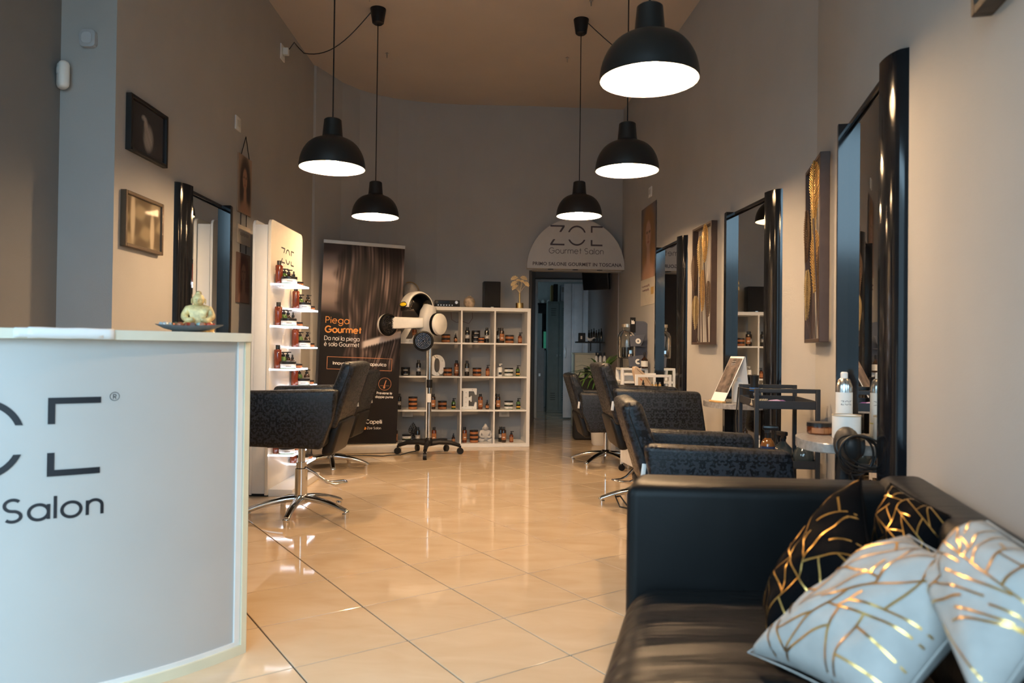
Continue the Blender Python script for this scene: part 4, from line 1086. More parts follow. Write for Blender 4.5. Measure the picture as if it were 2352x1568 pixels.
# (row from top 0..3, column, fraction across, depth, kind, stack)
IT = [(0, 0, .62, .10, 'tall_amber', 1), (0, 1, .55, .10, 'jar_amber', 2), (0, 1, .86, .10, 'dropper', 1),
      (0, 2, .18, .10, 'tall_black', 1), (0, 2, .46, .14, 'jar_black', 3), (0, 2, .62, .09, 'jar_small', 2), (0, 2, .80, .10, 'tall_black', 1),
      (0, 3, .15, .13, 'tall_black', 1), (0, 3, .23, .10, 'tall_dark', 1), (0, 3, .48, .10, 'jar_amber', 2), (0, 3, .82, .10, 'pump_amber', 1),
      (1, 0, .36, .10, 'jar_black', 2), (1, 0, .76, .10, 'tall_black', 1), (1, 0, .09, .10, 'tall_black', 1),
      (1, 1, .62, .10, 'jar_amber', 2), (1, 1, .90, .10, 'tall_amber', 1),
      (1, 2, .18, .10, 'tall_black', 1), (1, 2, .50, .10, 'jar_amber', 2), (1, 2, .84, .10, 'pump_amber', 1),
      (1, 3, .18, .10, 'pump_white', 1), (1, 3, .47, .10, 'jar_white', 2), (1, 3, .76, .10, 'green_pump', 1),
      (2, 0, .17, .10, 'tall_black', 1), (2, 0, .60, .10, 'jar_amber', 3),
      (2, 1, .18, .10, 'tall_dark', 1), (2, 1, .47, .10, 'jar_amber', 2), (2, 1, .82, .10, 'green_pump', 1),
      (2, 2, .62, .10, 'tall_amber', 1), (2, 2, .84, .10, 'dropper', 1),
      (2, 3, .06, .14, 'tall_black', 1), (2, 3, .13, .09, 'tall_dark', 1), (2, 3, .48, .10, 'jar_white', 2), (2, 3, .79, .10, 'green_pump', 1),
      (3, 0, .07, .10, 'tall_dark', 1), (3, 0, .42, .10, 'jar_white', 2), (3, 0, .76, .10, 'tall_black', 1),
      (3, 1, .22, .10, 'tall_amber', 1), (3, 1, .50, .10, 'jar_black', 1), (3, 1, .83, .10, 'dropper', 1),
      (3, 2, .13, .10, 'tall_amber', 1), (3, 2, .43, .10, 'jar_amber', 3),
      (3, 3, .25, .14, 'tall_black', 1), (3, 3, .33, .09, 'tall_dark', 1), (3, 3, .58, .10, 'pump_amber', 1)]
STK = ['lowest in stack ', 'mid stack ', 'top of stack ']
for r, c, f, d, kd, n in IT:
    z = rz0[3 - r] + .0005
    for k in range(n):
        hj = {'jar_small': .0325}.get(kd, .0447)
        lab = ('' if n == 1 else (STK[0] if k == 0 else (STK[2] if k == n - 1 else STK[1])))
        side = ['left', 'mid-left', 'mid-right', 'right'][min(3, int(f * 4))]
        product(kd, sp(cx0[c] + cell * f, d, z + k * hj), SA + random.uniform(-.15, .15), lab + '%s in %s cubby, %s row' % (side, COLN[c], ['top', 'second', 'third', 'bottom'][r]), 'products in the cube shelf')
# marquee letters
LETW = mat('white_letter_enamel', (.80, .79, .76), .4)
def marquee(ch, poly_list, loc, label, dots):
    t = thing('marquee_letter', label, 'letter', loc, SA, 'white marquee letters')
    for nm, pl, m, d0, d1 in poly_list:
        b = MB()
        for p in pl: b.prism(p, d0, d1, BF, .003, 1)
        b.obj(nm, m, t)
    for x, z in dots:
        b = MB(); b.ball((x, -.047, z), .0055, 8); b.obj('bulb', mat('letter_bulb', (.75, .72, .65), .25), t)
eh = .225
E_p = [(0, 0), (.165, 0), (.165, .075), (.145, .075), (.135, .028), (.075, .028), (.075, .098), (.095, .098), (.098, .080), (.112, .080), (.112, .145), (.098, .145), (.095, .127), (.075, .127), (.075, .197), (.135, .197), (.145, .155), (.165, .155), (.165, eh), (0, eh), (0, .20), (.022, .197), (.022, .028), (0, .025)]
marquee('E', [('letter_body', [E_p], LETW, 0, .045)], sp(cx0[2] + .005, .13, rz0[1]), 'white marquee letter E in third cubby, third row', [(.05, .03), (.05, .08), (.05, .13), (.05, .18), (.12, .014), (.12, .21)])
no = 28
o1 = [(.085 + .085 * math.cos(2 * PI * i / no), .1125 + .1125 * math.copysign(abs(math.sin(2 * PI * i / no)) ** .85, math.sin(2 * PI * i / no))) for i in range(no)]
i1 = [(.085 + .030 * math.cos(2 * PI * i / no), .1125 + .075 * math.copysign(abs(math.sin(2 * PI * i / no)) ** .7, math.sin(2 * PI * i / no))) for i in range(no)]
segs = [[o1[i], o1[(i + 1) % no], i1[(i + 1) % no], i1[i]] for i in range(no)]
t = thing('marquee_letter', 'white marquee letter O in second cubby, second row, behind the dryer pole', 'letter', sp(cx0[1] + .012, .13, rz0[2]), SA, 'white marquee letters')
b = MB()
for s_ in segs: b.prism(s_, 0, .045, BF)
bmesh.ops.remove_doubles(b.bm, verts=b.bm.verts, dist=1e-5); b.obj('letter_body', LETW, t, smooth=30)
for x, z in ((.028, .06), (.028, .16), (.142, .06), (.142, .16), (.085, .018), (.085, .207)):
    b = MB(); b.ball((x, -.047, z), .0055, 8); b.obj('bulb', mat('letter_bulb', (.75, .72, .65), .25), t)
Z_p = [(0, 0), (.175, 0), (.175, .07), (.155, .07), (.145, .03), (.075, .03), (.17, .195), (.17, eh), (.005, eh), (.005, .16), (.025, .16), (.035, .195), (.105, .195), (0, .03)]
marquee('Z', [('letter_body', [Z_p], LETW, 0, .045)], sp(cx0[0] + .04, .10, rz0[3]), 'white marquee letter Z in first cubby, top row, mostly hidden', [(.12, .014), (.12, .21)])
# seated stone figure, bottom row
seated_figure('stone_statuette', 'pale stone seated figure in third cubby, bottom row', 'statuette', sp(cx0[2] + cell * .80, .12, rz0[0]), SA, .185, mat('pale_stone', (.50, .48, .46), .7, var=.15))
# wall sockets and loose wires seen through the shelf
for c, lab in ((0, 'white double socket low on back wall behind first column'), (3, 'white double socket low on back wall behind fourth column')):
    p = sp(cx0[c] + cell * .45, SD - .003, rz0[1] - .075); t = socket(p, SA + PI, lab, .115, .06)
b = MB(); base = Vector(sp(cx0[0] + cell * .62, .25, rz0[0]))
P = []
for i in range(90):
    a = i * .55; P.append(base + Vector((.045 * math.cos(a) * math.sin(i * .21), .03 * math.sin(a * 1.3), .06 + .055 * math.sin(i * .37) + .001 * i)))
b.tube(P, .0035, 5); tag(b.obj('cable_bundle', CORD), 'tangle of black cables in first cubby, bottom row', 'cable')
b = MB(); p0 = Vector(sp(cx0[1] + cell * .75, .33, rz0[3] + .335)); b.tube([p0, p0 + Vector((.01, 0, -.08)), p0 + Vector((.06, 0, -.11)), p0 + Vector((.13, .0, -.10)), p0 + Vector((.2, .01, -.12)), p0 + Vector((.24, .02, -.06)), p0 + Vector((.235, .02, 0))], .0025, 5)
tag(b.obj('speaker_wire', mat('dark_red_wire', (.10, .02, .015), .5)), 'thin dark red wire drooping behind the top row', 'wire')
# on top of the shelf
ZT = 1.49
t = thing('globe', 'pale antique globe on the shelf top behind the hood dryer', 'globe', sp(.195, .20, ZT), SA)
GLB = mat('antique_globe_map', (.64, .58, .50), .45, var=.35, scale=7)
b = MB(); b.ball((0, 0, .172), .084, 32); b.obj('sphere', GLB, t)
b = MB(); b.tube([(.096 * math.sin(a), 0, .172 + .096 * math.cos(a)) for a in [(-.4 + (PI + .1) * i / 20) for i in range(21)]], .005, 6); b.obj('meridian_arm', BRASS, t)
b = MB(); b.lathe([(0, 0), (.065, 0), (.06, .012), (.012, .02), (.01, .075), (0, .075)], None, 24); b.obj('stand', DBROWN, t)
t = thing('audio_receiver', 'black stereo receiver on top of the white shelf', 'receiver', sp(.60, .15, ZT), SA)
b = MB(); b.box((0, .1, .042), (.265, .22, .072), None, .004, 2); b.obj('case', BLACKP, t)
b = MB(); b.box((-.04, -.0115, .058), (.12, .003, .022)); b.obj('display_window', mat('blue_black_display', (.01, .02, .03), .15), t)
for i in range(6): b = MB(); b.cyl((-.1 + .03 * i, -.016, .024), (-.1 + .03 * i, -.009, .024), .007, None, 10); b.obj('button', STEEL, t)
b = MB(); b.cyl((.095, -.026, .055), (.095, -.009, .055), .016, .018, 16); b.obj('volume_knob', STEEL, t)
b = MB()
for sx_ in (-.1, .1): b.cyl((sx_, .05, 0), (sx_, .05, .007), .012, None, 10)
b.obj('feet', BLACKP, t)
t = thing('round_vase', 'round cream ornament vase on the shelf top beside the speaker', 'vase', sp(.835, .14, ZT), SA)
b = MB(); b.lathe([(0, 0), (.03, 0), (.052, .018), (.064, .055), (.058, .09), (.036, .115), (.016, .122), (.018, .13), (.0, .126)], None, 28); b.obj('body', mat('speckled_cream_ceramic', (.48, .36, .25), .4, var=.5, scale=22), t)
t = thing('speaker', 'black bookshelf speaker upright on the shelf top', 'speaker', sp(1.085, .14, ZT), SA)
b = MB(); b.box((0, .075, .147), (.185, .15, .292), None, .006, 2); b.obj('cabinet', BLACKP, t)
b = MB(); b.box((0, -.004, .153), (.165, .010, .27), None, .004, 2); b.obj('grille', mat('speaker_cloth', (.012, .012, .013), .9), t)
b = MB(); b.box((.0, -.0095, .012), (.03, .002, .007)); b.obj('badge', STEEL, t)
t = thing('gold_vase', 'gold bud vase of dried fan leaves at the right end of the shelf top', 'vase', sp(1.385, .12, ZT), SA)
b = MB(); b.lathe([(0, 0), (.042, 0), (.042, .062), (.038, .064), (.010, .064), (.0095, .175), (.008, .175), (.006, .1), (0, .1)], None, 24); b.obj('body', BRASS, t)
for cx_, cz_, dy_ in ((-.064, .165, .0), (-.070, .105, -.012), (-.058, .066, .010), (.046, .168, .006), (.075, .102, -.008), (-.02, .15, .012), (.02, .14, -.01)):
    c = Vector((cx_, dy_, .172 + cz_)); o_ = Vector((0, 0, .172)); dr = (c - o_).normalized(); a = math.atan2(dr.x, dr.z); rr_ = .046 if abs(cx_) > .03 else .03
    b = MB(); ap_ = c - dr * .022
    b.tube([tuple(o_), tuple(o_.lerp(ap_, .5) + Vector((0, 0, .006))), tuple(ap_)], .0018, 5)
    for k in range(12):
        f0 = a - 1.35 + 2.7 * k / 12; f1 = a - 1.35 + 2.7 * (k + 1) / 12; dv = .005 * (1 if k % 2 else -1); r0, r1 = (rr_ * (1 - .12 * (kk % 2)) for kk in (k, k + 1))
        q = [ap_, ap_ + Vector((math.sin(f0) * r0, dv, math.cos(f0) * r0)), ap_ + Vector((math.sin(f1) * r1, -dv, math.cos(f1) * r1))]
        vs = [b.bm.verts.new(p + Vector((0, .0012, 0))) for p in q] + [b.bm.verts.new(p - Vector((0, .0012, 0))) for p in q]
        b.bm.faces.new(vs[:3]); b.bm.faces.new(vs[3:][::-1])
        for m2 in range(3): b.bm.faces.new((vs[m2], vs[(m2 + 1) % 3], vs[3 + (m2 + 1) % 3], vs[3 + m2]))
    b.obj('fan_leaf', OCHRE, t, smooth=0)

# ---------------------------------------------------------------- arched sign over the doorway
sgn = thing('arched_sign', 'pale half-round sign with wordmark over the doorway', 'sign', (.700, 8.335, 1.955), PI + .079)
n = 40; P = [(.555 * math.cos(PI * i / n), .57 * math.sin(PI * i / n)) for i in range(n + 1)]
SGM = mat('sign_panel', (.56, .53, .50), .55, var=.02)
b = MB(); b.prism([(x, y) for x, y in P], .0, .125, FACE, .002, 1); b.obj('sign_box', SGM, sgn, smooth=30)
logo(.226, INKB, sgn, T(0, .126, .262) @ FACE)
strokes('Gourmet Salon', .062, .0060, INKB, sgn, T(0, .1258, .172) @ FACE, width=.615)
lettering('PRIMO SALONE GOURMET IN TOSCANA', .0535, INKB, sgn, T(-.012, .126, .035) @ FACE, bold=.001, space=1.04)
for x in (-.28, 0, .28):
    b = MB(); b.cyl((x, .065, -.004), (x, .065, .002), .032, None, 20); b.obj('spot_fitting', BLACKP, sgn)

# ---------------------------------------------------------------- hood dryer with infrared discs on a wheeled stand
HX, HY = -.805, 7.20
hd = thing('hood_dryer', 'pale hair processor with hood and three round heads on a wheeled stand', 'hair dryer', (HX, HY, 0))
for k, a in enumerate((-90, 16, 62, 118, 172)):
    a = math.radians(a)
    b = MB(); b.tube([(0, 0, .115), (.10, 0, .125), (.22, 0, .115), (.31, 0, .085)], [.032, .026, .022, .018], 8); b.obj('leg', BLACKP, hd, RZ(a))
    b = MB(); b.cyl((.315, -.016, .032), (.315, .016, .032), .032, None, 16); b.cyl((.315, 0, .04), (.315, 0, .085), .010, None, 8); b.obj('caster', BLACKP, hd, RZ(a) )
b = MB(); b.lathe([(0, .10), (.045, .10), (.04, .15), (.026, .17), (0, .17)], None, 20); b.obj('hub', BLACKP, hd)
b = MB(); b.cyl((0, 0, .12), (0, 0, 1.18), .0215, None, 20); b.obj('pole', CHROME, hd)
b = MB(); b.cyl((0, 0, .66), (0, 0, .74), .029, None, 18); b.obj('collar', BLACKP, hd)
b = MB(); b.box((0, -.0225, .56), (.034, .002, .085)); b.obj('sticker', LABW, hd)
SHL = mat('pearl_grey_shell', (.50, .49, .47), .35, var=.02); SHW = mat('white_shell', (.66, .64, .60), .3)
b = MB(); b.tube([(.0, .02, 1.10), (-.005, .02, 1.17), (-.030, .015, 1.23), (-.036, .02, 1.32), (-.026, .03, 1.40), (-.010, .045, 1.46)], [.03, .045, .076, .084, .082, .066], 22); b.obj('control_head', SHL, hd, smooth=70)
def disc(c, normal, r):
    q = Vector((0, 0, 1)).rotation_difference(Vector(normal).normalized()).to_matrix().to_4x4(); X = T(*c) @ q
    b = MB(); b.lathe([(0, -.058), (r * .70, -.055), (r * .93, -.042), (r * .97, -.030), (r * .97, -.012), (0, -.012)], X, 30); b.obj('disc_housing', SHW, hd)
    b = MB(); b.lathe([(r * .90, -.014), (r, -.010), (r * 1.02, .006), (r * .98, .020), (r * .84, .024), (r * .80, .010), (0, .006)], X, 30); b.obj('disc_rim', mat('satin_black_rim', (.005, .005, .0055), .42, spec=.14), hd)
    b = MB()
    for rr in (.15, .3, .45, .6, .74): b.tube([tuple(X @ Vector((r * rr * math.cos(2 * PI * i / 24), r * rr * math.sin(2 * PI * i / 24), .016))) for i in range(24)], .0026, 5, True)
    for a in range(12): b.tube([tuple(X @ Vector((r * .1 * math.cos(a * PI / 6), r * .1 * math.sin(a * PI / 6), .016))), tuple(X @ Vector((r * .80 * math.cos(a * PI / 6 + .5), r * .80 * math.sin(a * PI / 6 + .5), .016)))], .0020, 5)
    b.obj('disc_grille', mat('dark_grille_metal', (.05, .05, .055), .25, .7), hd)
disc((-.400, -.10, 1.27), (.80, -.60, -.02), .108); disc((.082, -.12, 1.28), (-.85, .50, 0), .108); disc((-.046, -.17, 1.115), (.03, -.98, .10), .098)
b = MB(); b.prism([(-.375, -.062), (-.06, -.048), (-.06, .050), (-.375, .058)], -.018, .018, T(0, -.05, 1.293) @ RX(PI / 2), .012, 3); b.obj('side_arm', SHW, hd)
b = MB(); b.box((.05, -.05, 1.29), (.07, .12, .10), None, .02, 3); b.obj('side_arm', SHW, hd)
b = MB(); b.tube([(-.03, -.02, 1.20), (-.045, -.08, 1.15), (-.046, -.115, 1.125)], .028, 10); b.obj('lower_arm', SHL, hd)
# the hood: a broad arched visor rising from the head and reaching forward to the left
HE = Vector((.80, .60, 0)); HW = Vector((-.60, .80, 0)); HC0 = Vector((-.082, -.085, 1.432))
def hpt(a, r, w_): return HC0 + HE * (r * math.cos(a)) + Vector((0, 0, r * 1.12 * math.sin(a))) + HW * w_
HLN = mat('hood_dark_lining', (.022, .020, .018), .3, .3)
def arcgrid(name, R_, w0, w1, a0, a1, m, crown, th_):
    b = MB(); n = 28; rows = []
    for i in range(n + 1):
        a = math.radians(a0 + (a1 - a0) * i / n); row = []
        for j in range(9):
            wv = -1 + 2 * j / 8; rr = R_ - crown * wv ** 4
            row.append(b.bm.verts.new(hpt(a, rr, w0 + (w1 - w0) * (wv + 1) / 2)))
        rows.append(row)
    for R0, R1 in zip(rows, rows[1:]):
        for j in range(8): b.bm.faces.new((R0[j], R0[j + 1], R1[j + 1], R1[j]))
    o = b.obj(name, m, hd, None, 70); md = o.modifiers.new('t', 'SOLIDIFY'); md.thickness = th_; md.offset = 0; return o
arcgrid('hood_shell', .150, .0, .175, 176, -42, SHW, .014, .008); arcgrid('hood_lining', .139, .006, .17, 184, -40, HLN, .010, .010)
b = MB(); ctr = b.bm.verts.new(hpt(0, 0, .150)); rim = [b.bm.verts.new(hpt(math.radians(190 - 236 * i / 28), .140, .160)) for i in range(29)]
for i in range(28): b.bm.faces.new((ctr, rim[i], rim[i + 1]))
o = b.obj('hood_back', HLN, hd, None, 70); md = o.modifiers.new('t', 'SOLIDIFY'); md.thickness = .006
def rot_pad(a, r, w, rad, m, name):
    c = hpt(a, r, w); nz = (HE * math.cos(a) + Vector((0, 0, math.sin(a)))).normalized(); X = Matrix((HW, nz.cross(HW), nz)).transposed().to_4x4(); X.translation = c
    b = MB(); b.ball((0, 0, 0), rad, 22); b.obj(name, m, hd, X)
    b = MB()
    for k in range(-2, 3): b.tube([(-rad[0] * .6, k * rad[1] * .26, -rad[2] * .86), (0, k * rad[1] * .28, -rad[2] * (1.0 - .05 * k * k)), (rad[0] * .6, k * rad[1] * .26, -rad[2] * .86)], .0035, 5)
    b.obj('vent_ribs', mat('warm_grille', (.30, .22, .13), .35, .8), hd, X)
rot_pad(math.radians(160), .118, .075, (.085, .075, .030), HLN, 'lamp_pad'); rot_pad(math.radians(8), .118, .085, (.08, .075, .024), HLN, 'lamp_pad')
a = math.radians(168); cp_ = hpt(a, .152, .078)
nz = (HE * math.cos(a) + Vector((0, 0, math.sin(a))) + Vector((0, -.25, .1))).normalized(); ty = (HW - nz * HW.dot(nz)).normalized(); tz = nz.cross(ty)
XB = Matrix((ty, tz, nz)).transposed().to_4x4(); XB.translation = cp_ + nz * .003
b = MB(); b.ball((0, 0, 0), (.066, .030, .008), 20); b.obj('button_bezel', BLACKP, hd, XB)
b = MB(); b.ball((0, 0, .003), (.052, .020, .009), 20); b.obj('yellow_button', mat('yellow_plastic', (.80, .58, .02), .3), hd, XB)
P = [at(742, 1037, 7.1), at(790, 1044, 7.05), at(880, 1046, 7.05), at(920, 1042, 7.15), at(955, 1020, 7.42)]
P = [Vector((p.x, p.y, .006)) for p in P] 
Q = []
for i in range(len(P) - 1):
    for k in range(6):
        f = k / 6; Q.append(P[i].lerp(P[i + 1], f) + Vector((0, .03 * math.sin(PI * f), 0)))
b = MB(); b.tube(Q + [P[-1]], .005, 6); tag(b.obj('floor_cable', CORD), 'thin black cable lying on the floor before the banner', 'cable')

# ---------------------------------------------------------------- beyond the doorway
lk = thing('metal_locker', 'grey-green metal locker with two doors in the back room', 'locker', (.585, 12.15, 0))
LKM = mat('grey_green_steel', (.20, .245, .235), .45, .2)
b = MB(); b.box((.19, .225, .925), (.38, .43, 1.85), None, .004, 1); b.obj('body', LKM, lk)
for k in range(2):
    b = MB(); b.box((.005 + .0925 + k * .19, -.002, .93), (.178, .018, 1.78), None, .003, 1); d = b.obj('door', LKM, lk)
    b = MB()
    for q in range(4): b.box((.098 + k * .19, -.013, 1.62 + q * .035), (.08, .006, .010), RX(0)); b.box((.098 + k * .19, -.013, .22 + q * .035), (.08, .006, .010))
    b.obj('vent_slots', mat('dark_slot', (.05, .06, .06), .6), d)
    b = MB(); b.box((.165 if k == 0 else .215, -.02, .95), (.012, .02, .05), None, .003, 1); b.obj('handle', CHROME, d)
t = thing('file_folder', 'dark and ochre folders standing on top of the locker', 'folder', (.66, 12.2, 1.851))
for k, (m, w, h) in enumerate(((mat('ochre_folder', (.25, .18, .06), .6), .04, .27), (BLACKP, .07, .29))):
    b = MB(); b.box((k * .06, .15, h / 2), (w, .28, h), None, .003, 1); b.obj('folder_cover', m, t)
t = thing('paper_box', 'pale box standing at the right on top of the locker', 'box', (.865, 12.2, 1.851))
b = MB(); b.box((0, .15, .14), (.12, .25, .28), None, .003, 1); b.obj('carton', mat('pale_blue_carton', (.50, .55, .60), .6), t)
b = MB(); b.box((0, .024, .20), (.09, .002, .08)); b.obj('label', LABD, t)
t = thing('white_cabinet', 'low white cabinet left of the locker in the back room', 'cabinet', (.36, 12.35, 0))
b = MB(); b.box((.09, .25, .535), (.20, .5, 1.07), None, .003, 1); b.obj('body', mat('dull_white_cabinet', (.45, .46, .48), .5), t)
b = MB(); b.box((.09, -.004, .80), (.19, .012, .50), None, .002, 1); b.obj('door', mat('dull_white_cabinet', (.45, .46, .48), .5), t)
b = MB(); b.box((.09, -.004, .30), (.19, .012, .46), None, .002, 1); b.obj('door', mat('dull_white_cabinet', (.45, .46, .48), .5), t)
b = MB(); b.box((.11, -.012, .62), (.035, .008, .05), None, .002, 1); b.obj('handle', STEEL, t)
wn = thing('window_1', 'dark framed window with green light in the back room', 'window', (.56, 13.39, 1.05)); wn['kind'] = 'structure'
for c, d in (((0, 0, .34), (.03, .04, .70)), ((.21, 0, .34), (.03, .04, .70)), ((.105, 0, 0), (.24, .04, .03)), ((.105, 0, .34), (.24, .04, .03)), ((.105, 0, .69), (.24, .04, .03))):
    b = MB(); b.box(c, d, None, .002, 1); b.obj('window_frame', BLACKP, wn)
b = MB(); b.box((.105, .005, .175), (.19, .006, .31)); b.obj('pane', mat('green_lit_pane', (.02, .08, .05), .2, var=.5, scale=14, emit=(.04, .28, .17), estr=.35), wn)
b = MB(); b.box((.105, .005, .515), (.19, .006, .31)); b.obj('pane', mat('dark_pane', (.02, .024, .028), .08), wn)
t = thing('dark_wall_shelf', 'black shelf with white bowls above the back room window', 'shelf', (.45, 13.1, 1.86))
b = MB(); b.box((.11, .14, .01), (.34, .28, .02)); b.obj('board', BLACKP, t)
b = MB(); b.box((.12, .2, -.08), (.20, .16, .15), None, .004, 1); b.obj('box', BLACKP, t)
for k in range(3):
    s_ = thing('white_bowl', ('leftmost', 'middle', 'rightmost')[k] + ' of three white bowls upside down on the back room shelf', 'bowl', (.46 + .10 * k, 13.16, 1.88), 0, 'white bowls in the back room')
    b = MB(); b.lathe([(.046, 0), (.044, .03), (.030, .055), (.014, .062), (.014, .068), (0, .068)], None, 18); b.obj('bowl', PLASTW, s_)
# wall monitor above the passage
t = thing('wall_monitor', 'dark monitor hung high on the right inside the doorway', 'monitor', (1.02, 8.95, 1.90), math.radians(-28))
b = MB(); b.box((0, 0, 0), (.34, .05, .23), RX(math.radians(14)), .006, 2); b.obj('housing', BLACKP, t)
b = MB(); b.box((0, -.027, 0), (.31, .003, .20), RX(math.radians(14))); b.obj('screen', mat('dark_screen', (.01, .013, .017), .08), t)
b = MB(); b.cyl((.05, .03, .02), (.16, .10, .12), .02, None, 10); b.obj('bracket', BLACKP, t)
# black bracket shelf and things on it
SH = (1.0, 9.5)
t = thing('bracket_shelf', 'black bracket shelf on the passage wall inside the doorway', 'shelf', (1.01, 9.5, 1.14))
b = MB(); b.box((0, 0, .008), (.36, .28, .018), None, .002, 1); b.obj('board', BLACKP, t)
for x in (.0, .12):
    b = MB(); b.tube([(x, -.10, 0), (x, -.10, -.10), (x + .02, .10, -.10)], .007, 6); b.obj('bracket', BLACKP, t)
ZS = 1.1575
t = thing('tea_box', 'small black box at the left end of the bracket shelf', 'box', (.90, 9.45, ZS)); b = MB(); b.box((0, 0, .055), (.085, .10, .11), None, .004, 1); b.obj('carton', BLACKP, t); b = MB(); b.box((-.01, -.051, .05), (.02, .002, .04)); b.obj('label', LABW, t)
t = thing('white_bird_ornament', 'little white ornament in front of the dark bottles on the bracket shelf', 'ornament', (1.0, 9.40, ZS), .4)
b = MB(); b.ball((0, 0, .022), (.035, .016, .020), 14); b.ball((-.035, 0, .042), (.014, .012, .013), 10); b.tube([(.02, 0, .03), (.06, 0, .05), (.085, 0, .042)], [.012, .008, .003], 8); b.obj('figure', PLASTW, t)
for k in range(6):
    s_ = thing('dark_bottle', ('first', 'second', 'third', 'fourth', 'fifth', 'last')[k] + ' of the dark bottles in a row on the bracket shelf', 'bottle', (1.00 + .032 * k, 9.52, ZS), 0, 'dark bottles on the bracket shelf')
    b = MB(); h = .15 + .012 * (k % 3); b.lathe([(0, 0), (.0145, 0), (.0145, h * .7), (.006, h * .8), (0, h * .8)], None, 12); b.obj('body', BLKGL, s_)
    b = MB(); b.cyl((0, 0, h * .79), (0, 0, h), .007, None, 10); b.obj('cap', DARKP, s_)
t = thing('cream_sideboard', 'cream low cabinet under the bracket shelf in the passage', 'cabinet', (.985, 9.75, 0))
b = MB(); b.box((0, .2, .50), (.30, .5, .98), None, .004, 1); b.obj('body', CREAM, t); b = MB(); b.box((0, .2, 1.0), (.32, .52, .02), None, .003, 1); b.obj('top', CREAM, t)
for k in range(3):
    b = MB(); b.box((0, -.056, .2 + .28 * k), (.28, .012, .26), None, .003, 1); d = b.obj('drawer', CREAM, t); b = MB(); b.cyl((0, -.08, .25 + .28 * k), (0, -.06, .25 + .28 * k), .008, None, 8); b.obj('knob', STEEL, d)
for k in range(3):
    s_ = thing('white_bottle', ('left', 'middle', 'right')[k] + ' one of three slim white bottles in the passage', 'bottle', (1.04 + .05 * k, 9.02, .83), 0, 'slim white bottles in the passage')
    b = MB(); b.lathe([(0, 0), (.020, 0), (.020, .13), (.010, .15), (0, .15)], None, 14); b.obj('body', PLASTW, s_); b = MB(); b.cyl((0, 0, .149), (0, 0, .19), .011, None, 10); b.obj('cap', DARKP, s_)
t = thing('side_table', 'small dark table in the passage carrying white bottles', 'table', (1.05, 9.05, 0))
b = MB(); b.box((0, 0, .82), (.30, .24, .02), None, .003, 1); b.obj('top', BLACKP, t)
for x in (-.13, .13):
    for y in (-.1, .1): b = MB(); b.box((x, y, .405), (.02, .02, .81)); b.obj('leg', BLACKP, t)
# potted plant
PX, PY_ = .985, 8.12
pp = thing('potted_yucca', 'green yucca plant in white pot beside the doorway', 'plant', (PX, PY_, 0))
b = MB(); b.lathe([(0, 0), (.078, 0), (.092, .02), (.105, .20), (.108, .22), (.100, .222), (.095, .19), (0, .19)], None, 28); b.obj('pot', PLASTW, pp)
b = MB(); b.lathe([(0, .185), (.095, .192), (0, .196)], None, 20); b.obj('soil', mat('potting_soil', (.03, .02, .014), .95, var=.4, scale=60), pp)
b = MB(); b.tube([(0, 0, .18), (.01, 0, .45), (.015, 0, .68)], [.024, .02, .017], 10); b.obj('trunk', mat('yucca_bark', (.18, .13, .08), .9, var=.3, scale=40), pp)
GRN = mat('yucca_leaf', (.055, .13, .025), .45, var=.35, scale=8); GRN2 = mat('yucca_leaf_light', (.13, .24, .05), .45, var=.3, scale=8)
rnd = random.Random(3)
for k in range(44):
    az = k * 2.399 + rnd.uniform(-.2, .2); el = .15 + 1.25 * ((k * .618) % 1); Lf = rnd.uniform(.32, .48)
    b = MB(); n = 6; prev = None
    base = Vector((.015, 0, .64 + .06 * (k / 44)))
    for i in range(n + 1):
        f = i / n; e = el - .85 * f * f * (1.1 - el / 2)
        p = base + Vector((math.cos(az) * math.cos(e), math.sin(az) * math.cos(e), math.sin(e))) * Lf * f
        if p.x + PX > farx(p.y + PY_) - .02: p.x = farx(p.y + PY_) - .02 - PX
        w = .017 * math.sin(PI * (f * .85 + .12)) + .0008; s_ = Vector((-math.sin(az), math.cos(az), 0))
        ring_ = [b.bm.verts.new(p + s_ * w), b.bm.verts.new(p - Vector((0, 0, .004 * (1 - f)))), b.bm.verts.new(p - s_ * w), b.bm.verts.new(p + Vector((0, 0, .0015)))]
        if prev:
            for j in range(4): b.bm.faces.new((prev[j], prev[(j + 1) % 4], ring_[(j + 1) % 4], ring_[j]))
        prev = ring_
    b.obj('leaf', GRN2 if k % 3 == 0 else GRN, pp, smooth=60)
t = thing('black_basket', 'dark basket bag behind the plant in the doorway', 'bag', (.86, 8.62, 0))
b = MB(); b.box((0, 0, .36), (.26, .20, .72), None, .03, 3); b.obj('body', mat('dark_weave', (.02, .018, .017), .8, bump=.4, bscale=80), t)
b = MB(); b.tube([(-.09, -.06, .71), (-.06, -.06, .79), (.06, -.06, .79), (.09, -.06, .71)], .008, 6); b.obj('handle', BLACKP, t)

